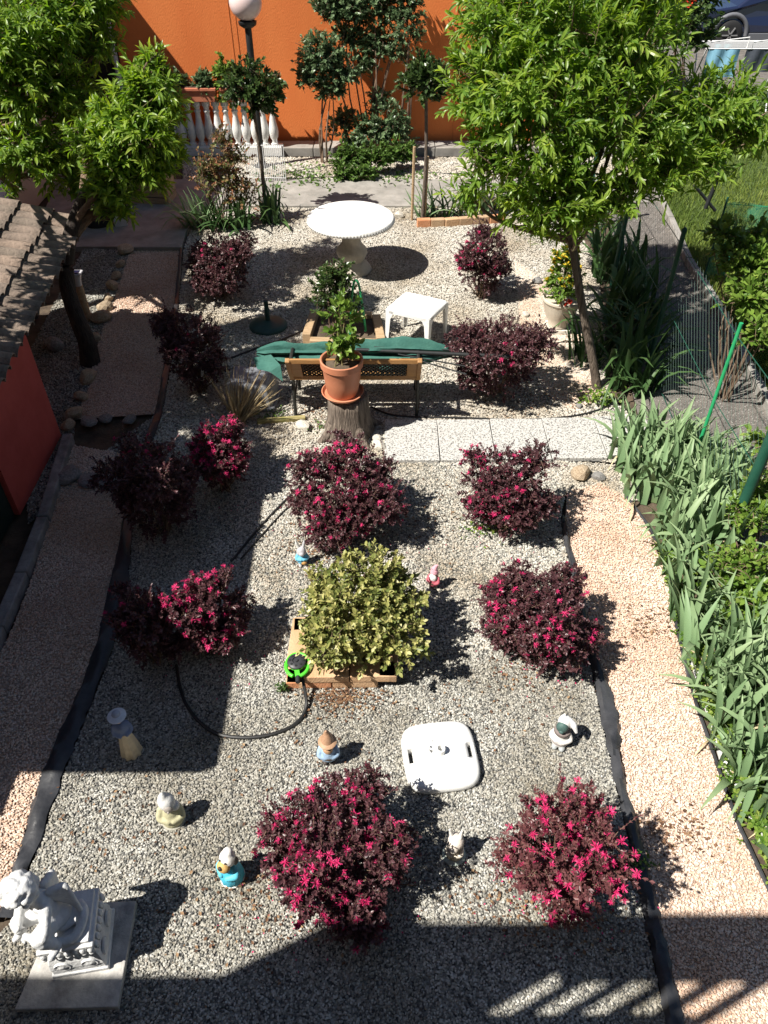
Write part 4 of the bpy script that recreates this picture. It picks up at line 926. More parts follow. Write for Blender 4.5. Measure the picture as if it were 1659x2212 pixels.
mb = MB(); pts_ = [(-1.36, by+.05, .62), (-1.12, by-.02, .66), (-1.02, by-.06, .56), (-1.22, by-.1, .5), (-1.0, by-.12, .42)]; mb.add([(-1.33, by+.12, .6), (-1.14, by+.08, .66), (-1.04, by-.02, .6), (-1.15, by-.05, .54), (-1.02, by-.1, .46), (-1.28, by-.0, .54)], [(0, 1, 2, 5), (5, 2, 3), (3, 2, 4)]); o = mb.build('canopy_flap', M_GCLOTH, t, world=True); sm_ = o.modifiers.new('thick', 'SOLIDIFY'); sm_.thickness = .006
mb = MB(); mb.tube([(-.28, by+.1, .705), (.3, by+.06, .70), (1.25, by-.02, .70)], .019, 10); mb.build('pole', M_DARK, t, True, world=True)
for k in range(4):
    mb = MB(); mb.tube([(-.1+.12*k, by+.13-.05*k, .72-.012*k), (.82, by+.16-.1*k, .66-.03*k)], .008, 5); mb.build('rib', M_DARK, t, True, world=True)

# dark green parasol foot
b = at(580, 705); t = thing('parasol_base', 'dark green round parasol foot with empty tube standing in shade', 'parasol base', b)
r = 41*mpp(b); mb = MB(); mb.lathe([(r, 0), (r, .02), (r*.95, .035), (r*.7, .055), (r*.35, .075), (r*.16, .085), (.03, .09)], 36, wob=lambda a, z: 1); mb.build('foot', M_DGREENP, t, True)
mb = MB(); mb.lathe([(.032, .08), (.03, .1), (.027, .34), (.03, .345), (.022, .35)], 14); mb.build('tube', M_DGREENP, t, True)
mb = MB(); mb.tube([(.02, 0, .3), (.06, -.01, .3)], .008, 6); mb.ell((.065, -.01, .3), (.012, .018, .018), 8, 6); mb.build('clamp_knob', M_DARK, t, True)

# white square parasol foot
zc = .07; b = at(950, 1640, 0); s = mpp(b); t = thing('parasol_base', 'white square parasol foot lying empty on the grey gravel', 'parasol base', (b.x, b.y, 0), R(7))
def sq(r, p=4.2, n=56):
    out = []
    for k in range(n):
        a = 2*math.pi*k/n; c, s_ = math.cos(a), math.sin(a); q_ = (abs(c)**p+abs(s_)**p)**(-1/p); out.append((r*q_*c, r*q_*s_))
    return out
hs = 80*s; mb = MB(); prof = [(.93, 0), (.985, .012), (1.0, .035), (.985, .058), (.94, .074), (.86, .082), (.6, .086), (.25, .088), (.1, .09)]; V = []; n = 56
for q, z in prof: V += [(x, y, z) for x, y in sq(hs*q)]
F = [(i*n+k, i*n+(k+1) % n, (i+1)*n+(k+1) % n, (i+1)*n+k) for i in range(len(prof)-1) for k in range(n)]+[tuple(range((len(prof)-1)*n, len(prof)*n)), tuple(range(n))[::-1]]
mb.add(V, F); body = mb.build('tank', M_WHITEP, t, True)
cut = MB()
for xx in (-.80, .80): cut.box((hs*xx, .0, .07), (hs*.12, hs*.42, .3))
cm = raw_mesh('cut', cut.v, [i for f in cut.f for i in f], [4]*len(cut.f)); co_ = bpy.data.objects.new('cut', cm); COL.objects.link(co_); co_.parent = t
bo = body.modifiers.new('grip', 'BOOLEAN'); bo.object = co_; bo.operation = 'DIFFERENCE'; bo.solver = 'EXACT'
bpy.context.view_layer.update(); dg = bpy.context.evaluated_depsgraph_get(); me = bpy.data.meshes.new_from_object(body.evaluated_get(dg)); body.modifiers.clear(); body.data = me; bpy.data.objects.remove(co_)
for xx in (-.80, .80):
    mb = MB(); mb.box((hs*xx, 0, .012), (hs*.1, hs*.4, .012)); mb.build('grip_floor', M_DARK, t)
mb = MB(); mb.lathe([(.03, .085), (.03, .14), (.026, .142), (.022, .142), (.02, .09)], 18, cap=False); mb.build('socket', M_WHITEP, t, True)
mb = MB(); mb.tube([(-.03, .0, .12), (-.075, .02, .12)], .007, 6); mb.ell((-.08, .022, .12), (.008, .028, .012), 8, 6); mb.build('clamp_knob', M_WHITEP, t, True)
mb = MB(); mb.lathe([(.022, .084), (.024, .094), (.01, .096)], 12, c=(-.06, .1, 0)); mb.build('filler_cap', M_WHITEP, t, True)

# stump with the terracotta pot
b = Vector((-.36, 6.36, 0)); t = thing('tree_stump', 'rough barked tree stump carrying the terracotta pot', 'stump', b)
mb = MB(); rr = random.Random(5)
mb.lathe([(.27, -.02), (.24, .05), (.215, .14), (.205, .25), (.2, .36), (.195, .44), (.18, .452), (.02, .455)], 40, wob=lambda a, z: 1+.05*math.sin(a*5+z*2)+.035*math.sin(a*13+z*6)+.02*math.sin(a*23)); mb.build('trunk', M_STUMP, t, True)
for a in (.4, 2.2, 3.7, 5.3):
    mb = MB(); mb.tube(smoothpath([(math.cos(a)*.17, math.sin(a)*.17, .14), (math.cos(a)*.25, math.sin(a)*.25, .05), (math.cos(a)*.36, math.sin(a)*.36, -.02)], 4), list(np.linspace(.07, .03, 9)), 8); mb.build('root', M_STUMP, t, True)
pz = .457; t = thing('flower_pot', 'big terracotta pot on a saucer on top of the stump', 'pot', (b.x-.045, b.y-.02, pz))
mb = MB(); mb.lathe([(.15, .012), (.185, .02), (.205, .05), (.21, .055), (.2, .058), (.18, .03), (.02, .025)], 36); mb.build('saucer', M_TERRA, t, True)
mb = MB(); mb.lathe([(.14, .03), (.152, .05), (.175, .2), (.188, .33), (.192, .34), (.205, .345), (.207, .41), (.198, .415), (.188, .41), (.183, .36), (.17, .34), (.01, .335)], 40, wob=lambda a, z: 1+(.008*(1 if math.cos(a*14) > .6 else 0) if .06 < z < .32 else 0)); mb.build('pot', M_TERRA, t, True)
mb = MB(); mb.lathe([(.182, .352), (.12, .362), (.01, .37)], 24); mb.build('soil', M_SOIL, t, True)
q = Vector((b.x-.045, b.y-.02, pz+.36)); rng = np.random.default_rng(61)
pt = thing('potted_plant', 'sparse bright leaved plant growing in the terracotta pot on the stump', 'plant', q)
foliage(pt, [((q.x+.04, q.y+.03, q.z+.5), (.15, .15, .22)), ((q.x, q.y, q.z+.25), (.14, .12, .18)), ((q.x-.1, q.y-.02, q.z+.12), (.1, .1, .08)), ((q.x+.05, q.y, q.z+.12), (.12, .12, .08))], 34, .14, 8, .085, 'oval', M_BRIGHT, rng, base=q, droop=.15, twr=.003, nst=9, str_=.009, tw=M_GTWIG)

# timber planter with a bush and an arched green hose
A = at(662, 752); B = at(824, 757); C_ = at(812, 696); D_ = at(682, 690); c = (A+B+C_+D_)/4
t = thing('timber_planter', 'square frame of bleached timbers holding a small bush behind the bench', 'planter', c)
for p, q, h in ((A, B, .13), (B, C_, .14), (C_, D_, .12), (D_, A, .16)):
    mb = MB(); d = (q-p).normalized(); mb.bar(p+Vector((0, 0, h/2))+d*.05, q+Vector((0, 0, h/2))-d*.05, .1, h); mb.build('timber', M_RAWWOOD, t, world=True, bevel=.008)
mb = MB(); mb.poly([((p.x-c.x)*.9, (p.y-c.y)*.9) for p in (A, B, C_, D_)], .07); mb.build('soil', M_SOIL, t)
bc = at(730, 742); bz = lambda px, py, r: (tuple(atY(px, py, bc.y+.15)), (r*mpp(atY(px, py, bc.y+.15)),)*3)
bush('olive_leaved_bush', 'small olive green bush in the timber planter, behind the terracotta pot', 'bush', [bz(722, 610, 42), bz(705, 655, 36), bz(745, 650, 32), bz(735, 585, 26)], 210, .2, 16, .045, 'small', M_VARIG if False else M_LAUREL, 81, (bc.x, bc.y+.1, .08), None, twr=.003, nst=10, str_=.01)
yb = at(770, 742).y+.1
t = thing('arched_hose', 'green hose arching up beside the bush in the timber planter', 'hose', (at(770, 742).x, yb, .05)); pts_ = [atY(758, 742, yb), atY(757, 690, yb), atY(760, 640, yb), atY(766, 607, yb), atY(775, 615, yb), atY(783, 660, yb), atY(790, 715, yb)]
mb = MB(); mb.tube(smoothpath(pts_, 6), .014, 8); mb.build('hose', M_FGREEN, t, True, world=True)

# grey plastic tub behind the dry stalks
b = at(548, 862); t = thing('plastic_tub', 'grey plastic tub turned upside down beside the bench end', 'tub', b, R(-6))
mb = MB(); mb.box((0, 0, .15), (.5, .42, .3), taper=.9); mb.build('body', M_GREYPL, t, bevel=.035, seg=3)
mb = MB(); mb.box((0, 0, .022), (.55, .47, .04)); mb.build('rim', M_GREYPL, t, bevel=.015)

# urn with yellow flowers
b = at(1203, 712); t = thing('urn_pot', 'cream ribbed urn full of yellow and orange flowers by the peach trunk', 'pot', b)
mb = MB(); mb.box((0, 0, .03), (.26, .26, .06)); mb.build('plinth', M_ROCKW, t, bevel=.008)
mb = MB(); mb.lathe([(.11, .06), (.125, .075), (.12, .1), (.16, .2), (.2, .31), (.215, .37), (.225, .4), (.235, .405), (.235, .43), (.22, .435), (.2, .4), (.01, .39)], 48, wob=lambda a, z: 1+(.025*math.cos(a*24) if .1 < z < .39 else 0)); mb.build('pot', mat('cream glazed pot', (.52, .45, .36), (.6, .54, .44), .6, 6), t, True)
rng = np.random.default_rng(62); q = Vector((b.x, b.y, .42))
pt = thing('flowering_plant', 'bushy yellow and orange flowering plant in the ribbed urn', 'plant', q)
S0, out, L, P = foliage(pt, [((q.x, q.y, q.z+.12), (.23, .23, .16)), ((q.x, q.y+.05, q.z+.3), (.2, .2, .2)), ((q.x-.02, q.y+.05, q.z+.5), (.13, .13, .16))], 130, .14, 13, .05, 'oval', M_BRIGHT, rng, base=q, droop=.1, twr=.002, nst=8, str_=.006)
YF = [flower_mesh('flower', 9, .03, .009, 20+i, .3) for i in range(3)]
for f_ in YF: f_.materials.append(M_YFLOW)
E = S0+out*L[:, None]
for i in np.argsort(-(E[:, 2]+rng.uniform(0, .3, len(E))))[:70]: put(YF[i % 3], 'flower', pt, E[i], (rng.uniform(-.7, .7), rng.uniform(-.7, .7), rng.uniform(0, 6)), float(rng.uniform(.9, 1.7)))
rf = flower_mesh('flower', 9, .03, .01, 33, .3); rf.materials.append(M_REDF)
for i in range(6): put(rf, 'flower', pt, q+Vector((rng.uniform(-.2, .12), -.2+rng.uniform(-.03, .03), .02+rng.uniform(0, .05))), (.6, 0, i), 1.3)

# brick edging by the right laurel
t = thing('brick_edging', 'short row of buff bricks edging the right iris bed', 'edging', at(1000, 488)); pr_ = [at(900, 488), at(960, 487), at(1020, 483), at(1090, 478)]; rr = random.Random(8)
for p, q in zip(pr_[:-1], pr_[1:]):
    for k in range(2):
        a, e = p.lerp(q, k/2+.01), p.lerp(q, (k+1)/2-.01); mb = MB(); mb.bar(a+Vector((0, rr.uniform(-.02, .02), .05)), e+Vector((0, 0, .05)), .1, .12); mb.build('brick', rr.choice(M_BRICK), t, world=True, bevel=.008)

# sprinkler on the brick planter and its hose
zs = .155; c = at(643, 1440, zs); t = thing('sprinkler', 'lime green ring sprinkler with a black dial on the planter corner', 'sprinkler', (c.x, c.y, zs))
mb = MB(); pts_ = [(.082*math.cos(a), .1*math.sin(a), .02) for a in np.linspace(-1.25, 4.4, 34)]; mb.tube(pts_, .0135, 8); mb.build('ring', M_LIME, t, True)
mb = MB(); mb.lathe([(.05, .03), (.066, .036), (.068, .05), (.06, .058), (.03, .062), (.028, .054), (.012, .054), (.01, .064), (.001, .064)], 28, c=(-.005, .012, 0)); mb.build('dial', mat('charcoal plastic', (.03, .03, .035), (.05, .05, .055), .45, 6), t, True)
for k in range(8):
    mb = MB(); a = k*math.pi/4; mb.lathe([(.009, .056), (.009, .0635), (.004, .0635)], 8, c=(-.005+.046*math.cos(a), .012+.046*math.sin(a), 0)); mb.build('nozzle', M_DARK, t, True)
mb = MB(); mb.lathe([(.058, .012), (.06, .034), (.05, .036)], 24, c=(-.005, .012, 0)); mb.bar((-.075, 0, .022), (.075, .0, .022), .02, .012); mb.bar((0, -.05, .022), (.01, -.105, .02), .034, .02); mb.build('frame', M_LIME, t, False)
mb = MB(); mb.tube([(.01, -.1, .022), (.016, -.15, .02)], .017, 10); mb.build('connector', M_DARK, t, True)
def hose(label, px, r, name='garden_hose', zz=None, m=M_HOSE, group='black irrigation pipes'):
    pts = [at(x, y) for x, y in px]; pts = [p+Vector((0, 0, (zz[i] if zz else .012))) for i, p in enumerate(pts)]
    mb = MB(); mb.tube(smoothpath(pts, 8), r, 7); o = mb.build(name, m, None, True); return tag(o, label, 'hose', group)
hs_ = at(653, 1464, zs+.02)
hose('black hose curling from the green sprinkler over the gravel into the shade', [(654, 1464), (657, 1490), (662, 1530), (640, 1565), (590, 1588), (530, 1596), (470, 1588), (430, 1560), (402, 1522), (388, 1480), (382, 1440)], .0125, zz=[.165, .12, .03]+[.016]*8)
hose('thin black pipe curving along the far edge of the white slabs', [(800, 880), (860, 900), (1010, 905), (1120, 909), (1220, 903), (1290, 888), (1345, 862)], .011, 'drip_pipe')
hose('thin black pipe crossing the gravel toward the big flowering shrub', [(500, 1215), (545, 1160), (590, 1110), (640, 1060), (690, 1010)], .011, 'drip_pipe')
hose('second thin black pipe beside the one near the big flowering shrub', [(520, 1210), (560, 1165), (610, 1110), (650, 1075)], .008, 'drip_pipe')
hose('black pipe running from the green parasol foot toward the timber planter', [(500, 775), (560, 752), (610, 735), (650, 718), (690, 700)], .012, 'drip_pipe')
hose('black pipe lying in the white gravel band at the wall foot', [(600, 378), (640, 372), (700, 362), (760, 358), (820, 365)], .016, 'drip_pipe')
hose('black pipe along the near side of the white gravel band', [(610, 389), (680, 386), (740, 384)], .016, 'drip_pipe')
hose('black pipe in the white gravel under the right laurel', [(890, 372), (940, 376), (1000, 378), (1060, 376)], .016, 'drip_pipe')
mb = MB(); a, e = at(556, 914), at(660, 906); mb.bar(a+Vector((0, 0, .02)), e+Vector((0, 0, .02)), .06, .04); tag(mb.build('timber_batten', mat('mossy timber', (.2, .19, .06), (.36, .3, .14), .9, 8), None, bevel=.006), 'mossy timber batten lying behind the stump', 'batten')

# rocks
def rock_mesh(seed, sub=3):
    import bmesh
    bm = bmesh.new(); bmesh.ops.create_icosphere(bm, subdivisions=sub, radius=1); rr = random.Random(seed); ks = [(Vector((rr.gauss(0, 1), rr.gauss(0, 1), rr.gauss(0, 1))).normalized(), rr.uniform(.55, .9)) for _ in range(9)]
    for v in bm.verts:
        for d, h in ks:
            q = v.co.dot(d)
            if q > h: v.co -= d*(q-h)*.85
        v.co *= 1+rr.uniform(-.025, .025)
    me = bpy.data.meshes.new('stone'); bm.to_mesh(me); bm.free(); return me
def rock(px, py, s, m, seed, label=None, parent=None, h=.7, group=None):
    me = rock_mesh(seed, 2); me.materials.append(m); p = at(px, py); rr = random.Random(seed)
    o = bpy.data.objects.new('stone', me); COL.objects.link(o); o.location = p+Vector((0, 0, s*h*.45)); o.scale = (s*rr.uniform(.8, 1.2), s*rr.uniform(.7, 1), s*h); o.rotation_euler = (0, 0, rr.uniform(0, 6))
    if parent: o.parent = parent; o.location -= parent.location
    else: tag(o, label, 'stone', group)
    return o
t = thing('stone_edging', 'row of rough buff stones bordering the shaded pink path', 'edging', at(240, 640)); G_ = [(272, 545, .13), (262, 575, .09), (252, 600, .1), (244, 622, .11), (236, 648, .1), (228, 668, .12), (218, 692, .13), (205, 735, .1), (192, 820, .13), (176, 862, .1), (163, 900, .11), (150, 922, .1)]
for i, (x, y, s) in enumerate(G_): rock(x, y, s, M_ROCK, 40+i, parent=t)
t = thing('stone_edging', 'row of flat grey stones across the shaded pink path', 'edging', at(220, 1045)); 
for i, (x, y, s) in enumerate(((150, 1030, .17), (195, 1040, .13), (235, 1046, .16), (268, 1040, .12), (190, 915, .12), (230, 905, .1), (280, 908, .1))): rock(x, y, s, M_ROCKG, 60+i, parent=t, h=.4)
for x, y, s, m, l in ((1254, 1030, .12, M_ROCK, 'buff rock where the white slabs meet the pink path'), (1292, 1033, .07, M_ROCKG, 'small grey stone right of the buff rock at the slab corner'), (1300, 868, .1, M_ROCKG, 'grey rock at the foot of the peach trunk'), (820, 968, .09, M_ROCKW, 'pale rock at the left end of the white slabs'), (815, 950, .06, M_ROCKW, 'small pale stone behind the rock at the slab end'), (655, 925, .09, M_ROCKW, 'white rock left of the tree stump'), (700, 935, .05, M_ROCKW, 'little white stone between stump and white rock'), (1135, 682, .06, M_ROCKW, 'white stone just behind the wide dark shrub'), (1160, 610, .09, M_ROCKG, 'grey stone behind the flower urn'), (862, 470, .1, M_ROCKW, 'pale greenish rock right of the stone table'), (120, 750, .14, M_ROCKG, 'grey rock under the tiled eave beside the leaning trunk'), (1250, 880, .05, M_ROCKG, 'small grey pebble stone at the gravel edge near the slab path'), (600, 478, .14, M_ROCKG, 'dark rock between the left irises and the stone table')): rock(x, y, s, m, int(x+y), l, group='loose stones about the garden')

# solar light on a timber post
b = at(190, 690); t = thing('solar_light', 'solar lamp head on a round timber post in the shady stone bed', 'lamp', b)
mb = MB(); mb.lathe([(.055, 0), (.052, .46), (.01, .465)], 14); mb.build('post', M_RAWWOOD, t, True)
mb = MB(); mb.lathe([(.05, .46), (.058, .54), (.075, .58), (.085, .6)], 16); mb.build('lens', mat('clear plastic', (.5, .5, .5), None, .15), t, True)
mb = MB(); mb.box((0, 0, .612), (.17, .15, .025)); mb.build('cap', mat('pale cap', (.5, .5, .52), None, .5), t, bevel=.02, seg=3)
mb = MB(); mb.box((0, 0, .628), (.11, .09, .006)); mb.build('solar_cell', mat('solar cell', (.01, .012, .04), None, .15), t)

# pots and boxes on the shaded walk
b = at(215, 487); t = thing('plant_tub', 'big black round tub on the shaded walk', 'tub', b)
mb = MB(); mb.lathe([(.17, 0), (.2, .03), (.24, .3), (.26, .31), (.26, .35), (.23, .345), (.21, .3), (.01, .29)], 26); mb.build('tub', M_DARK, t, True)
mb = MB(); mb.lathe([(.22, .305), (.1, .32), (.01, .33)], 18); mb.build('soil', M_SOIL, t, True)
b = at(263, 488); t = thing('box_planter', 'white tapered planter beside the black tub', 'planter', b, R(18))
mb = MB(); mb.box((0, 0, .17), (.24, .24, .34), M=RX(math.pi), taper=.75); mb.build('box', mat('off white paint', (.5, .5, .48), (.58, .58, .56), .6, 6), t, bevel=.01)
mb = MB(); mb.box((0, 0, .345), (.2, .2, .012)); mb.build('soil', M_SOIL, t)
b = at(335, 434); t = thing('wooden_crate', 'brown slatted wooden crate on the shaded walk by the balustrade', 'crate', b, R(-6))
for k in range(4):
    for s in (-1, 1):
        mb = MB(); mb.box((0, s*.2, .07+k*.12), (.62, .02, .105)); mb.build('slat', M_RAWWOOD, t, bevel=.004)
        mb = MB(); mb.box((s*.3, 0, .07+k*.12), (.02, .38, .105)); mb.build('slat', M_RAWWOOD, t, bevel=.004)
for sx in (-1, 1):
    for sy in (-1, 1): mb = MB(); mb.box((sx*.275, sy*.175, .25), (.04, .04, .5)); mb.build('corner_post', M_RAWWOOD, t)
mb = MB(); mb.box((0, 0, .4), (.57, .37, .02)); mb.build('soil', M_SOIL, t)

# globe lamp
YL = 14.3; gc = atY(530, 4, YL); gr_ = 35.5*mpp(gc); t = thing('globe_lamp', 'tall garden lamp with a frosted pinkish globe before the orange wall', 'lamp', (gc.x, YL, 0))
mb = MB(); mb.tube([(0, 0, 0), (0, 0, gc.z-gr_-.02)], .055, 14); mb.build('pole', M_DARK, t, True)
mb = MB(); mb.lathe([(.08, -.09), (.14, -.05), (.15, .0), (.1, .02)], 20, c=(0, 0, gc.z-gr_)); mb.build('collar', M_DARK, t, True)
mb = MB(); mb.ell((0, 0, gc.z), gr_, 28, 18); mb.build('globe', M_GLOBE, t, True)
mb = MB(); mb.lathe([(.14, 0), (.14, .03), (.08, .06), (.06, .1)], 18); mb.build('base', M_DARK, t, True)

# balustrade with planter boxes
YB = 15.0; xa, xb = atY(372, 330, YB).x, atY(605, 330, YB).x; t = thing('balustrade', 'white baluster railing in front of the orange wall', 'balustrade', ((xa+xb)/2, YB, 0))
mb = MB(); mb.box((0, 0, .08), (xb-xa+.1, .26, .16)); mb.build('base_rail', M_WHITESTONE, t, bevel=.01)
nb_ = 12; pf = [(.07, .16), (.07, .2), (.05, .21), (.045, .25), (.075, .3), (.09, .38), (.085, .45), (.06, .56), (.048, .66), (.045, .71), (.06, .73), (.06, .75), (.045, .76), (.055, .82), (.075, .83), (.075, .9), (.06, .905)]
bm_ = MB(); bm_.lathe(pf, 16); bme = raw_mesh('baluster', bm_.v, [i for f in bm_.f for i in f], [len(f) for f in bm_.f], True); bme.set_sharp_from_angle(angle=R(50)); bme.materials.append(M_WHITESTONE)
for k in range(nb_): o = bpy.data.objects.new('baluster', bme); COL.objects.link(o); o.parent = t; o.location = (xa-t.location.x+(k+.5)*(xb-xa)/nb_, 0, 0)
def trough(px0, px1, label, z0=.906):
    a, e = atY(px0, 215, YB).x, atY(px1, 215, YB).x; q = thing('planter_box', label, 'planter', ((a+e)/2, YB, z0), 0, 'terracotta boxes on the balustrade')
    mb = MB(); mb.box((0, 0, .11), (e-a-.02, .24, .22), M=RX(math.pi), taper=.9); mb.build('box', M_TERRAC, q, bevel=.01)
    mb = MB(); mb.box((0, 0, .205), (e-a, .29, .05)); mb.build('rim', M_TERRAC, q, bevel=.01)
    mb = MB(); mb.box((0, 0, .232), (e-a-.08, .2, .012)); mb.build('soil', M_SOIL, q)
trough(380, 472, 'long terracotta box on the left half of the balustrade'); trough(478, 545, 'terracotta box in the middle of the balustrade, behind the laurel'); trough(550, 605, 'terracotta box on the right end of the balustrade')
zb = 1.14
def tub_plant(px, py, r, label, seed, m, rz=1.1, n=80, tpl='small', size=.07): c = atY(px, py, YB); rr_ = r*mpp(c); bush('box_plant', label, 'plant', [((c.x, YB, c.z), (rr_, rr_*.7, rr_*rz))], n, .16, 15, size, tpl, m, seed, (c.x, YB, zb), 'plants in the balustrade boxes', twr=.003, nst=8, zmin=-.9)
tub_plant(386, 175, 17, 'small grey green tuft at the left end of the balustrade boxes', 91, M_ROSEL); tub_plant(440, 178, 20, 'feathery green tuft alone in the middle of the left box', 92, M_ROSEL)
tub_plant(488, 175, 27, 'yellow green upright bush between the tuft and the laurel', 93, M_BRIGHT, 1.6, 130); tub_plant(590, 185, 18, 'thin orange tinted shrub at the right end of the balustrade', 94, M_NAND, 1.4, 60)

# white wire border fence
a, e = at(535, 393), at(618, 395); t = thing('wire_border', 'white wire border fence at the end of the concrete walk', 'fence', (a+e)/2); n = 22
for k in range(n):
    p = a.lerp(e, k/(n-1)); mb = MB(); mb.tube([p, p+Vector((0, 0, .62 if k % 6 else .7))], .006, 5); mb.build('wire', M_METALW, t, True, world=True)
for z in (.08, .6): mb = MB(); mb.tube([a+Vector((0, 0, z)), e+Vector((0, 0, z))], .006, 5); mb.build('cross_wire', M_METALW, t, True, world=True)

# ------------------------------------------------------------------ fences on the right
fx = 3.0
t = thing('chain_link_fence', 'green chain link fence on the path edge beyond the irises', 'fence', (fx, 7.5, 0))
posts = [(fx, 4.75, 1.5, .045, M_FDARK), (fx-.03, 5.74, 1.57, .017, M_FGREEN), (fx+.03, 7.6, 1.57, .024, M_FDARK), (fx+.05, 9.6, 1.6, .03, M_FDARK), (fx+.07, 11.6, 1.6, .03, M_FDARK)]
for x, y, h, r, m in posts:
    mb = MB(); mb.tube([(x, y, 0), (x, y, h)], r, 9); mb.build('post', m, t, True, world=True)
    if m is M_FDARK: mb = MB(); mb.lathe([(r*1.15, 0), (r*1.15, .03), (r*.4, .05)], 9, c=(x, y, h)); mb.build('post_cap', m, t, True, world=True)
def chain(name, p, q, z0, z1, pitch, r, m, parent):
    p, q = Vector(p), Vector(q); L = (q-p).length; d = (q-p)/L; h = z1-z0; V = []; F = []; nd = Vector((-d.y, d.x, 0))
    for s in (1, -1):
        k = -h
        while k < L:
            a, b_ = k, k+h; za, zb_ = (z0, z1) if s > 0 else (z1, z0)
            if a < 0: za += (zb_-za)*(-a/h); a = 0
            if b_ > L: zb_ = za+(zb_-za)*(L-a)/(b_-a); b_ = L
            if b_-a > .01:
                A_ = p+d*a+Vector((0, 0, za)); B2 = p+d*b_+Vector((0, 0, zb_)); e = (B2-A_).normalized(); u = nd*r; v = e.cross(nd)*r; bi = len(V)
                for c in (A_, B2): V += [c+u, c-u*.5+v*.87, c-u*.5-v*.87]
                F += [(bi+i, bi+(i+1) % 3, bi+3+(i+1) % 3, bi+3+i) for i in range(3)]
            k += pitch
    mb = MB(); mb.add(V, F); return mb.build(name, m, parent, world=True)
for (a, e) in zip(posts[:-1], posts[1:]): chain('mesh_panel', (a[0], a[1], 0), (e[0], e[1], 0), .05, min(a[2], e[2])-.05, .1, .0009, M_FDARK, t)
mb = MB()
for z in (.06, .8, 1.45): mb.tube([(x, y, z) for x, y, *_ in posts], .004, 5)
mb.build('tension_wire', M_FDARK, t, True, world=True)
mb = MB(); mb.tube([atY(1524, 450, 10.6), atY(1565, 350, 10.6)], .03, 8); mb.build('brace', M_DARK, t, True, world=True)
mb = MB(); mb.tube([atY(1500, 400, 10.9), atY(1545, 455, 10.9)], .022, 8); mb.build('brace', M_DARK, t, True, world=True)
# sagging green shade net on the lawn
m_net = bpy.data.materials.new('green shade net'); m_net.use_nodes = True; N = m_net.node_tree.nodes; L_ = m_net.node_tree.links; bb = N['Principled BSDF']; bb.inputs['Base Color'].default_value = (.02, .3, .2, 1); bb.inputs['Roughness'].default_value = .7
trn = N.new('ShaderNodeBsdfTransparent'); mx = N.new('ShaderNodeMixShader'); mx.inputs[0].default_value = .4; L_.new(trn.outputs[0], mx.inputs[1]); L_.new(bb.outputs[0], mx.inputs[2]); L_.new(mx.outputs[0], N['Material Output'].inputs[0])
t = thing('shade_net', 'teal green shade net fence standing on the lawn', 'net', (4.6, 9.9, 0)); mb = MB(); V = []; n = 24
for i in range(n+1):
    s = i/n; x = 4.3+2.8*s; y = 9.7-.6*s+.05*math.sin(i*1.3)
    for k in range(6): z = 1.08*k/5; V.append((x, y+.03*math.sin(i*.9+k), z+.01))
mb.add(V, [(i*6+k, (i+1)*6+k, (i+1)*6+k+1, i*6+k+1) for i in range(n) for k in range(5)]); mb.build('net', m_net, t, True, world=True)
for s in (0, .5, 1): mb = MB(); mb.tube([(4.3+2.8*s, 9.7-.6*s, 0), (4.3+2.8*s, 9.7-.6*s, 1.15)], .013, 8); mb.build('post', M_FDARK, t, True, world=True)
mb = MB(); mb.tube([(4.3, 9.7, 1.07), (7.1, 9.1, 1.07)], .004, 5); mb.build('top_wire', M_FGREEN, t, True, world=True)

# flaking white edging along the pink path
t = thing('white_edging', 'flaking white painted edging between pink path and irises', 'edging', at(1570, 1700)); ep = smoothpath([at(x, y) for x, y in ((1462, 1350), (1478, 1400), (1500, 1470), (1530, 1570), (1556, 1660), (1592, 1730), (1640, 1815))], 4); rr = random.Random(2); M_FLAKE = mat('white flaking paint', (.68, .68, .66), (.82, .82, .8), .7, 10, .3, 50)
for i, (p, q) in enumerate(zip(ep[:-1], ep[1:])):
    if i in (3, 4, 8, 11): continue
    wv_ = (.02+.05*i/len(ep))*rr.uniform(.7, 1.2); d = (q-p).normalized(); nn = Vector((-d.y, d.x, 0)); nn = nn if nn.x > 0 else -nn; mb = MB(); k = 9; ins = []; outs = []
    for j in range(k): s = j/(k-1); ins.append(p.lerp(q, s)+nn*.012); outs.append(p.lerp(q, s)+nn*(.012+wv_*rr.uniform(.55, 1.25)))
    ring = ins+outs[::-1]; z1 = rr.uniform(.03, .055); mb.poly([(v.x, v.y) for v in ring], .0, z1); mb.build('flake', M_FLAKE, t, world=True)
dk = smoothpath([at(x, y) for x, y in ((1350, 1070), (1395, 1130), (1412, 1160), (1442, 1245), (1462, 1360), (1498, 1505), (1533, 1608), (1587, 1764), (1619, 1835), (1665, 1935), (1720, 2060))], 5)
mb = MB(); mb.tube([p+Vector((0, 0, .01)) for p in dk], .013, 6); tag(mb.build('edge_strip', M_BLACKPL, None, True), 'thin black strip closing the sunny pink path on the iris side', 'edging')

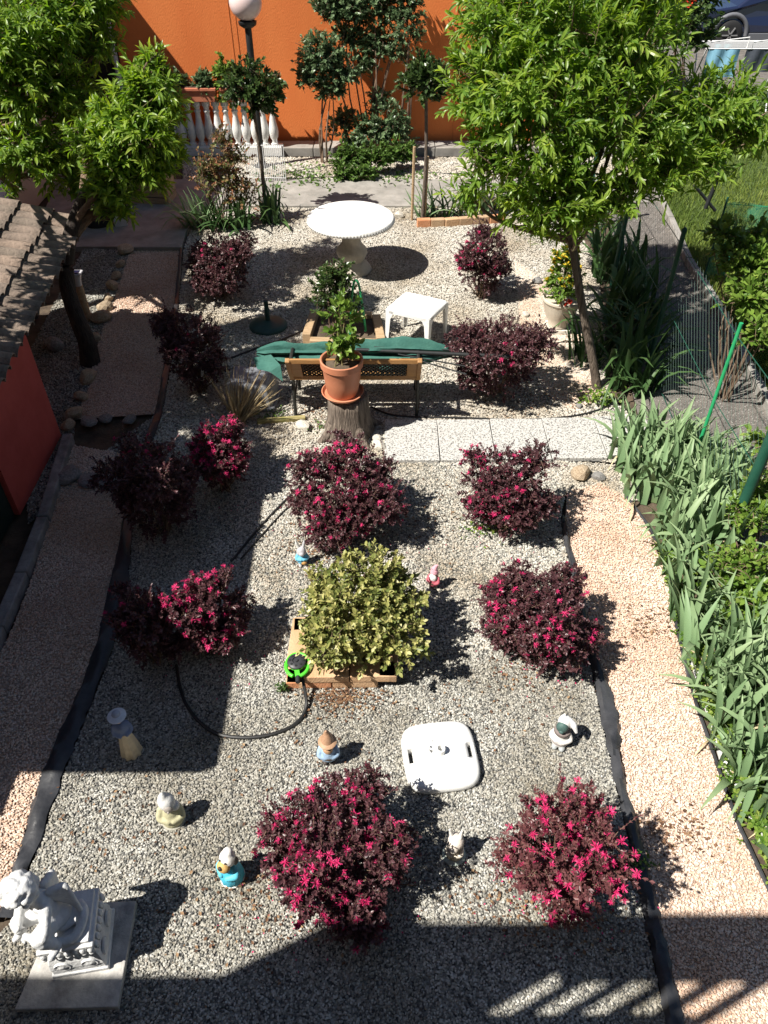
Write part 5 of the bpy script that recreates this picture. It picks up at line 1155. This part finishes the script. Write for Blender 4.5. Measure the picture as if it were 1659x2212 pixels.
# ------------------------------------------------------------------ car, drying rack and tub in the distance
cz = 23.3; wc = atY(1574, 80, cz); t = thing('parked_car', 'dark blue car parked in the shade beyond the lawn', 'car', (wc.x+1.3, cz+.9, .03)); M_CAR = mat('dark blue car paint', (.012, .018, .05), None, .25, spec=.6, coat=.6); M_TYRE = mat('tyre rubber', (.02, .02, .021), None, .8); M_ARCH = mat('grey bumper plastic', (.13, .135, .15), None, .6); M_RIM = mat('alloy wheel', (.45, .45, .46), None, .35, metal=.7)
side = [(-2.15, .35), (-2.2, .62), (-2.1, .85), (-1.25, .98), (-.55, 1.45), (1.0, 1.5), (1.75, 1.2), (2.1, 1.0), (2.15, .4)]
mb = MB(); n = len(side)
V = [(x, -.86 if z < 1.0 else -.68, z) for x, z in side]+[(x, .86 if z < 1.0 else .68, z) for x, z in side]; mb.add(V, [tuple(range(n)), tuple(range(n, 2*n))[::-1]]+[(i, n+i, n+(i+1) % n, (i+1) % n) for i in range(n)]); mb.build('body', M_CAR, t, bevel=.05, seg=3)
for i, x in enumerate((-1.3, 1.3)):
    for s in (-1, 1):
        wh = MB(); wh.lathe([(.2, -.1), (.31, -.1), (.34, -.07), (.34, .07), (.31, .1), (.2, .1)], 28, c=(x, s*.82, .34), M=RX(math.pi/2)); w_ = wh.build('wheel', M_TYRE, t, True)
        mb = MB(); mb.lathe([(.215, s*.085), (.2, s*.1), (.05, s*.095), (.01, s*.095)], 24, c=(x, s*.82, .34), M=RX(-math.pi/2)); mb.build('rim', M_ARCH, w_, True)
        for k in range(6): a = k*math.pi/3; mb = MB(); mb.bar((x+.03*math.cos(a), s*.93, .34+.03*math.sin(a)), (x+.2*math.cos(a), s*.93, .34+.2*math.sin(a)), .05, .025); mb.build('spoke', M_RIM, w_)
    mb = MB(); mb.tube([(x+.44*math.cos(a), -.875, .36+.44*math.sin(a)) for a in np.linspace(-.1, math.pi+.1, 16)], .055, 8); mb.build('wheel_arch', M_ARCH, t, True)
mb = MB(); mb.box((0, -.875, .3), (1.8, .05, .16)); mb.build('sill', M_ARCH, t, bevel=.01)
mb = MB(); mb.add([(-1.0, -.87+.03, 1.02), (.95, -.87+.03, 1.04), (.9, -.70, 1.4), (-.5, -.70, 1.38)], [(0, 1, 2, 3)]); mb.build('window', mat('car glass', (.01, .012, .015), None, .06, spec=.7), t)
mb = MB(); mb.box((-.1, -.89, .85), (.16, .03, .03)); mb.build('handle', M_CAR, t)
YR = 18.0; c = atY(1600, 97, YR); t = thing('drying_rack', 'white wire drying rack hung with blue cloths, on the lawn before the car', 'drying rack', (c.x, YR, 0)); hr = c.z; wd = 1.6
for x in (-.8, .8): mb = MB(); mb.tube([(x, -.3, 0), (x*.98, .3, hr)], .014, 6); mb.tube([(x, .3, 0), (x*.98, -.3, hr)], .014, 6); mb.build('leg', M_METALW, t, True)
mb = MB(); mb.tube([(-.8, -.35, hr), (.9, -.35, hr), (.9, .35, hr), (-.8, .35, hr), (-.8, -.35, hr)], .016, 6); mb.build('frame', M_METALW, t, True)
for k in range(9): mb = MB(); yy = -.3+k*.075; mb.tube([(-.8, yy, hr), (.9, yy, hr)], .006, 5); mb.build('rail', M_METALW, t, True)
for sx in (-.75, .1): mb = MB(); mb.tube([(sx, -.35, hr), (sx, -.35, hr+.12), (sx+.75, -.35, hr+.2), (sx+.75, -.35, hr)], .013, 6); mb.build('wing', M_METALW, t, True)
def cloth(name, label, x, w_, h, col, yy, z0): 
    mb = MB(); V = []; n = 12
    for i in range(n+1):
        for k in range(6): V.append((x-w_/2+w_*i/n, yy+.02*math.sin(i*1.1+k*.5), z0-h*k/5))
    mb.add(V, [(i*6+k, (i+1)*6+k, (i+1)*6+k+1, i*6+k+1) for i in range(n) for k in range(5)]); o = mb.build(name, mat(label, col, tuple(min(1, q*1.2) for q in col), .9, 6), None, True); o.location = t.location; return tag(o, label, 'cloth', 'cloths hung on the drying rack')
cloth('hung_cloth', 'pale blue cloth hung at the front of the drying rack', -.45, .65, .5, (.22, .45, .6), -.37, hr-.005); cloth('hung_cloth', 'dark cloth hung right of the pale blue one on the drying rack', .35, .7, .4, (.06, .07, .09), -.365, hr-.008); cloth('hung_cloth', 'turquoise cloth hung at the back of the drying rack', -.3, .4, .35, (.1, .42, .5), .12, hr-.005)
bush('red_flowered_shrub', 'dark shrub with a few red flowers beyond the peach crown', 'shrub', [wallbush(1500, 5, 55, 16.5), wallbush(1480, 70, 60, 16.0), wallbush(1450, 20, 50, 16.8)], 170, .4, 14, .11, 'oval', M_LAUREL, 97, (at(1470, 300).x, 16.3, 0), None, twr=.005, nst=12, str_=.02)
rs = bpy.data.objects[[o.name for o in bpy.data.objects if o.name.startswith('red_flowered_shrub')][0]]
for i in range(8): q = atY(1490+random.uniform(-22, 22), 2+random.uniform(-6, 12), 15.9); put(rf, 'flower', rs, q, (.5, 0, i), 3.0)
# ------------------------------------------------------------------ statue and small figurines
def blobify(mb, name, m, parent, vox=.009, smooth=6):
    "one continuous surface from overlapping lumps"
    o = mb.build(name, m, parent, True); md = o.modifiers.new('r', 'REMESH'); md.mode = 'VOXEL'; md.voxel_size = vox
    if smooth: s = o.modifiers.new('s', 'SMOOTH'); s.iterations = smooth; s.factor = .5
    bpy.context.view_layer.update(); dg = bpy.context.evaluated_depsgraph_get(); me = bpy.data.meshes.new_from_object(o.evaluated_get(dg)); o.modifiers.clear(); o.data = me
    me.polygons.foreach_set('use_smooth', np.ones(len(me.polygons), bool)); me.update()
    if not me.materials: me.materials.append(m)
    return o
def limb(mb, pts, rad):
    pts = [Vector(p) for p in pts]
    mb.tube(smoothpath(pts, 4), list(np.interp(np.linspace(0, len(pts)-1, (len(pts)-1)*4+1), range(len(pts)), rad)), 10)
    for p, r in zip(pts, rad): mb.ell(p, r*1.0, 10, 7)
yaw = R(9)
sl_ = [at(128, 1951, .05), at(294, 1946, .05), at(254, 2175, .05), at(30, 2181, .05)]; c = sum(sl_, Vector())/4; c.z = 0
t = thing('stone_slab', 'grey square stone slab under the white statue', 'slab', c)
mb = MB(); mb.poly([(p.x-c.x, p.y-c.y) for p in sl_][::-1], 0, .05); mb.build('slab', M_SLAB, t, bevel=.006)
pc = Vector((-1.665, 1.515, .052)); t = thing('cherub_statue', 'white statue of a curly haired winged child seated on a carved plinth', 'statue', pc, yaw)
def ring(hx, hy, z): return [(-hx, -hy, z), (hx, -hy, z), (hx, hy, z), (-hx, hy, z)]
mb = MB(); prof = [(.158, 0), (.158, .03), (.148, .036), (.146, .08), (.15, .1), (.142, .16), (.128, .21), (.124, .27), (.134, .31), (.15, .335), (.15, .36), (.132, .366), (.132, .392)]; V = []
for h, z in prof: V += ring(h, h*1.05, z)
F = [(i*4+k, i*4+(k+1) % 4, (i+1)*4+(k+1) % 4, (i+1)*4+k) for i in range(len(prof)-1) for k in range(4)]+[(3, 2, 1, 0), tuple(range(4*len(prof)-4, 4*len(prof)))]
mb.add(V, F); mb.build('plinth', M_STATUE, t, bevel=.004)
for s in range(4):          # leaf band and rosettes carved round the plinth
    rot_ = RZ(s*math.pi/2)
    for k in range(-3, 4):
        mb = MB(); p = rot_ @ Vector((k*.042, -.152, .3)); mb.ell(p, (.02, .016, .034), 7, 6, rot_); p = rot_ @ Vector((k*.042, -.157, .275)); mb.ell(p, (.017, .012, .014), 7, 5, rot_); mb.build('carved_leaf', M_STATUE, t, True)
    for k in (-1, 1): mb = MB(); mb.lathe([(.05, 0), (.045, .012), (.03, .008), (.018, .016), (.001, .018)], 16, rot_ @ Vector((k*.075, -.147, .12)), rot_ @ RX(math.pi/2)); mb.build('carved_rosette', M_STATUE, t, True)
z0 = .392; mb = MB()
S_ = Vector((-.07, .03, z0+.06)); ch = Vector((-.1, .0, z0+.215)); hd = Vector((-.135, -.055, z0+.365))
mb.ell(S_, (.095, .085, .075), 14, 10); mb.ell((S_+ch)/2+Vector((.005, -.012, 0)), (.078, .068, .09), 14, 10); mb.ell(ch, (.082, .062, .075), 14, 10)
limb(mb, [ch+Vector((0, -.005, .04)), hd+Vector((.01, .015, -.06))], [.045, .036])
mb.ell(hd, (.064, .07, .078), 16, 12); mb.ell(hd+Vector((-.01, -.05, -.03)), (.045, .035, .035), 10, 8); mb.ell(hd+Vector((-.015, -.08, -.012)), .012, 8, 6)
for s in (-1, 1): mb.ell(hd+Vector((s*.028-.012, -.058, -.025)), (.022, .02, .022), 8, 6); mb.ell(hd+Vector((s*.066, .0, -.012)), (.01, .016, .02), 8, 6)
limb(mb, [S_+Vector((-.05, -.02, -.01)), Vector((-.165, -.135, z0+.075)), Vector((-.19, -.15, z0-.06)), Vector((-.2, -.2, z0-.1))], [.058, .048, .03, .018])
limb(mb, [S_+Vector((.04, -.02, 0)), Vector((.035, -.115, z0+.15)), Vector((.075, -.07, z0+.035)), Vector((.1, -.13, z0+.02))], [.058, .046, .028, .018])
limb(mb, [ch+Vector((-.085, 0, .03)), Vector((-.185, -.1, z0+.13)), Vector((-.1, -.15, z0+.15))], [.034, .029, .02])
limb(mb, [ch+Vector((.085, -.01, .03)), Vector((.06, -.1, z0+.17)), Vector((-.02, -.15, z0+.175))], [.034, .028, .02])
for hx in (-.1, -.02):
    for k in range(4): limb(mb, [(hx+(.012 if hx < -.05 else -.012)*0-.014+k*.009, -.152, z0+.165), (hx-.012+k*.008, -.175, z0+.155-.004*k)], [.0075, .006])
turn = lambda mb: setattr(mb, 'v', [tuple(Vector((-.06, .0, 0))+RZ(R(-48)) @ (Vector(v)-Vector((-.06, .0, 0)))) for v in mb.v])
turn(mb); blobify(mb, 'body', M_STATUE, t, .0075, 5)
mb = MB(); rr = random.Random(9)
for k in range(130):
    d = Vector((rr.gauss(0, 1), rr.gauss(0, 1)+.35, rr.gauss(0, 1)+.45)).normalized()
    if d.y < -.62 and d.z < .2: continue
    mb.ell(hd+Vector((d.x*.082, d.y*.086+.01, d.z*.09+.01)), rr.uniform(.014, .026), 8, 6)
mb.ell(hd+Vector((0, .015, .015)), (.076, .078, .084), 12, 9)
turn(mb); blobify(mb, 'hair', M_STATUE, t, .007, 1)
for s in (-1, 1):
    mb = MB()
    for k in range(7):
        a = ch+Vector((s*.03, .055, .05-.008*k)); e = a+Vector((s*(.055+.008*k), .075-.002*k, -.005-.026*k-(.06 if s < 0 else 0))); limb(mb, [a, a.lerp(e, .6)+Vector((0, .018, .01)), e], [.024, .022, .013])
    turn(mb); blobify(mb, 'wing', M_STATUE, t, .007, 2)
mb = MB(); mb.ell((-.03, .02, z0+.02), (.12, .1, .035), 14, 8); mb.tube(smoothpath([(.06, .07, z0+.02), (.1, 0, z0+.03), (.06, -.11, z0+.01), (-.06, -.13, z0+.02)], 5), .028, 9); blobify(mb, 'drapery', M_STATUE, t, .008, 3)

t.scale = (.94, .94, .94)
def fm(c, r=.6): return mat('painted resin %.2f %.2f %.2f' % c, c, tuple(min(1, q*1.18+.01) for q in c), r, 22, .15, 60)
def figure(name, label, cat, px, py, h, rz, parts):
    "parts in units of the figure's height"
    p = at(px, py); t = thing(name, label, cat, (p.x, p.y, 0), rz, 'painted figurines on the gravel')
    for nm, col, build in parts:
        mb = MB(); build(mb); mb.v = [(v[0]*h*.74, v[1]*h*.74, v[2]*h*.92) for v in mb.v]
        if nm.startswith('*'): blobify(mb, nm[1:], fm(col), t, max(.0045, .02*h), 3)
        else: mb.build(nm, fm(col), t, True)
    return t
E_ = lambda *a: (lambda mb: [mb.ell(c, r, 12, 9) for c, r in a])
def gnome(body, hat, beard, trou, hook=0.0):
    def hatf(mb): mb.tube(smoothpath([(0, 0, .66), (0, .02, .78), (hook*.4, .04, .9), (hook, .02, 1.0)], 5), list(np.interp(np.linspace(0, 3, 16), range(4), [.165, .13, .075, .02])), 14)
    def arms(mb):
        for s in (-1, 1): limb(mb, [(s*.17, 0, .46), (s*.22, -.1, .34), (s*.1, -.17, .3)], [.07, .06, .045])
    return [('*torso', body, lambda mb: (mb.lathe([(.15, .12), (.2, .2), (.21, .32), (.17, .46), (.1, .54)], 16), arms(mb))), ('head', (.62, .36, .25), E_(((0, -.02, .6), (.13, .12, .12)), ((0, -.14, .6), .035), ((-.13, 0, .6), (.025, .03, .04)), ((.13, 0, .6), (.025, .03, .04)))), ('beard', beard, lambda mb: mb.lathe([(.02, .34), (.09, .42), (.13, .52), (.1, .57)], 12, (0, -.075, 0))), ('hat', hat, hatf), ('trousers', trou, lambda mb: [limb(mb, [(s*.08, 0, .22), (s*.09, -.02, .06)], [.09, .075]) for s in (-1, 1)]), ('boot', (.04, .03, .025), E_(((-.09, -.05, .045), (.07, .11, .045)))), ('boot', (.04, .03, .025), E_(((.09, -.05, .045), (.07, .11, .045)))), ('belt', (.08, .05, .03), lambda mb: mb.lathe([(.205, .25), (.215, .27), (.215, .3), (.205, .32)], 16))]
figure('gnome_figurine', 'garden gnome with broad brown hat and pale blue coat above the largest shrub', 'figurine', 711, 1642, .38, R(5), gnome((.28, .4, .55), (.34, .2, .12), (.42, .26, .15), (.2, .24, .32), -.02)+[('hat_brim', (.36, .22, .13), lambda mb: mb.lathe([(.13, .68), (.215, .66), (.22, .675), (.15, .72)], 18))])
figure('gnome_figurine', 'white bearded gnome with a bent pink hat between the upper shrubs', 'figurine', 936, 1268, .29, R(-25), gnome((.45, .1, .13), (.6, .3, .35), (.78, .76, .72), (.25, .3, .25), .12)+[('face_beard', (.8, .78, .75), E_(((0, -.11, .5), (.15, .08, .16))))])
figure('lady_figurine', 'lady figurine in blue top, pale hat and long cream skirt at the shade edge', 'figurine', 285, 1624, .53, R(20), [('skirt', (.6, .5, .34), lambda mb: mb.lathe([(.17, 0), (.175, .03), (.15, .2), (.115, .4), (.08, .52)], 40, wob=lambda a, z: 1+.1*math.cos(a*9)*max(0, 1-z/.5))), ('*blouse', (.12, .17, .3), lambda mb: (mb.lathe([(.078, .5), (.1, .58), (.11, .68), (.06, .76)], 16), [limb(mb, [(s*.1, 0, .7), (s*.15, -.04, .58), (s*.05, -.12, .54)], [.045, .038, .03]) for s in (-1, 1)])), ('head', (.5, .34, .26), E_(((0, -.02, .84), (.06, .065, .075)), ((0, -.085, .835), .012))), ('hair', (.06, .04, .03), E_(((0, .03, .86), (.07, .065, .075)), ((0, .06, .78), (.06, .04, .08)))), ('hat_brim', (.55, .58, .62), lambda mb: mb.lathe([(.06, .915), (.15, .89), (.155, .9), (.07, .935)], 22)), ('hat_crown', (.3, .34, .42), E_(((0, .0, .93), (.075, .075, .06)))), ('belt', (.4, .2, .08), lambda mb: mb.lathe([(.083, .5), (.092, .52), (.083, .54)], 16))])
figure('stone_figurine', 'grey stone crouching figure with a hood alone on the lower left gravel', 'figurine', 376, 1770, .36, R(10), [('*body', (.4, .38, .24), lambda mb: (mb.lathe([(.24, 0), (.27, .1), (.25, .25), (.2, .4), (.14, .52)], 16), [limb(mb, [(s*.2, 0, .46), (s*.26, -.12, .3), (s*.06, -.24, .27)], [.09, .08, .06]) for s in (-1, 1)])), ('*hood', (.55, .55, .53), lambda mb: (mb.ell((-.02, .02, .68), (.2, .2, .19), 14, 10), mb.lathe([(.17, .72), (.12, .85), (.05, .95), (.01, 1.0)], 12, (-.06, .04, 0)), mb.ell((.14, -.02, .55), (.12, .13, .1), 10, 8))), ('face', (.3, .27, .24), E_(((.02, -.16, .64), (.11, .06, .1)), ((.02, -.23, .63), .03))), ('base', (.3, .29, .24), lambda mb: mb.lathe([(.28, -.02), (.29, .03), (.25, .06)], 18))])
figure('dog_figurine', 'puppy figurine with tan muzzle, dark ears and turquoise smock beside the largest shrub', 'figurine', 503, 1893, .36, R(-30), [('smock', (.06, .42, .58), lambda mb: mb.lathe([(.25, .03), (.27, .06), (.25, .24), (.19, .42), (.12, .54)], 30, wob=lambda a, z: 1+.05*math.cos(a*11)*max(0, 1-z/.4))), ('hem', (.7, .68, .62), lambda mb: mb.lathe([(.27, 0), (.28, .03), (.25, .05)], 26)), ('*sleeves', (.1, .48, .62), lambda mb: [limb(mb, [(s*.14, 0, .48), (s*.24, -.08, .38), (s*.08, -.22, .34)], [.08, .08, .06]) for s in (-1, 1)]), ('*head', (.72, .7, .66), lambda mb: (mb.ell((0, .02, .74), (.19, .18, .2), 14, 10), mb.ell((0, .06, .9), (.12, .12, .1), 10, 8))), ('muzzle', (.5, .32, .11), E_(((0, -.15, .66), (.16, .13, .13)))), ('nose', (.03, .025, .02), E_(((0, -.25, .74), (.05, .045, .04)))), ('ear', (.06, .055, .05), E_(((.2, .04, .78), (.05, .08, .13)))), ('ear', (.06, .055, .05), E_(((-.2, .04, .78), (.05, .08, .13)))), ('eye', (.02, .02, .02), E_(((.07, -.14, .82), .022))), ('eye', (.02, .02, .02), E_(((-.07, -.14, .82), .022)))])
figure('small_figurine', 'little pale animal figurine with pricked ears in the shadow of the largest shrub', 'figurine', 980, 1847, .31, R(-15), [('*head', (.62, .55, .48), lambda mb: (mb.ell((0, 0, .66), (.23, .22, .19), 14, 10), mb.ell((-.02, -.19, .58), (.13, .1, .1), 10, 8))), ('ear', (.7, .68, .64), lambda mb: limb(mb, [(-.13, .04, .8), (-.19, .06, 1.0)], [.06, .03])), ('ear', (.7, .68, .64), lambda mb: limb(mb, [(.1, .05, .8), (.12, .08, 1.03)], [.07, .03])), ('body', (.4, .33, .24), lambda mb: mb.lathe([(.2, .05), (.24, .15), (.21, .35), (.12, .52)], 16)), ('*arms', (.55, .5, .42), lambda mb: [limb(mb, [(s*.17, 0, .44), (s*.2, -.13, .32), (s*.05, -.2, .3)], [.07, .06, .05]) for s in (-1, 1)]), ('base', (.35, .4, .36), lambda mb: mb.lathe([(.3, 0), (.32, .05), (.24, .1)], 18))])
figure('frog_figurine', 'grey and white figurine with a dark green face near the right black edging', 'figurine', 1208, 1602, .33, R(-20), [('*body', (.6, .58, .55), lambda mb: (mb.lathe([(.2, 0), (.26, .1), (.25, .25), (.18, .42), (.12, .5)], 18), [limb(mb, [(s*.17, 0, .42), (s*.27, -.08, .28), (s*.1, -.22, .24)], [.08, .07, .05]) for s in (-1, 1)])), ('scarf', (.16, .13, .12), lambda mb: mb.lathe([(.2, .4), (.235, .45), (.22, .51), (.14, .54)], 18)), ('face', (.05, .1, .09), E_(((-.03, -.08, .68), (.17, .14, .16)), ((-.03, -.2, .63), (.07, .05, .05)))), ('*hood', (.74, .74, .73), lambda mb: (mb.ell((.0, .06, .74), (.19, .17, .2), 14, 10), limb(mb, [(.1, .08, .8), (.26, .05, .7), (.36, 0, .56)], [.1, .09, .05]), limb(mb, [(-.06, .06, .86), (-.05, .08, 1.0)], [.09, .03]))), ('band', (.3, .27, .26), lambda mb: mb.lathe([(.262, .14), (.27, .17), (.262, .2)], 18)), ('foot', (.3, .32, .32), E_(((.1, -.2, .05), (.09, .14, .05)))), ('foot', (.3, .32, .32), E_(((-.1, -.2, .05), (.09, .14, .05))))])
figure('rabbit_figurine', 'grey rabbit figurine in a light blue jacket below the big shrub by the stump', 'figurine', 654, 1218, .28, R(8), [('*head', (.42, .41, .43), lambda mb: (mb.ell((0, 0, .62), (.19, .18, .16), 12, 9), mb.ell((0, -.15, .57), (.12, .09, .09), 10, 8), mb.ell((-.12, -.05, .56), (.09, .08, .08), 8, 6), mb.ell((.12, -.05, .56), (.09, .08, .08), 8, 6))), ('ear', (.62, .62, .58), lambda mb: limb(mb, [(-.1, .04, .74), (-.17, .08, .9), (-.19, .1, 1.05)], [.06, .06, .02])), ('ear', (.4, .4, .41), lambda mb: limb(mb, [(.08, .04, .74), (.13, .08, .88), (.15, .1, 1.0)], [.06, .06, .02])), ('*jacket', (.12, .4, .56), lambda mb: (mb.lathe([(.2, .14), (.22, .2), (.2, .36), (.12, .5)], 18), [limb(mb, [(s*.16, 0, .44), (s*.22, -.1, .34), (s*.05, -.2, .34)], [.08, .07, .05]) for s in (-1, 1)])), ('basket', (.45, .25, .08), E_(((.06, -.18, .2), (.12, .09, .08)))), ('foot', (.36, .34, .33), E_(((-.1, -.1, .05), (.08, .16, .055)))), ('foot', (.36, .34, .33), E_(((.12, -.1, .05), (.08, .16, .055)))), ('tail', (.7, .7, .68), E_(((0, .2, .16), .07)))])
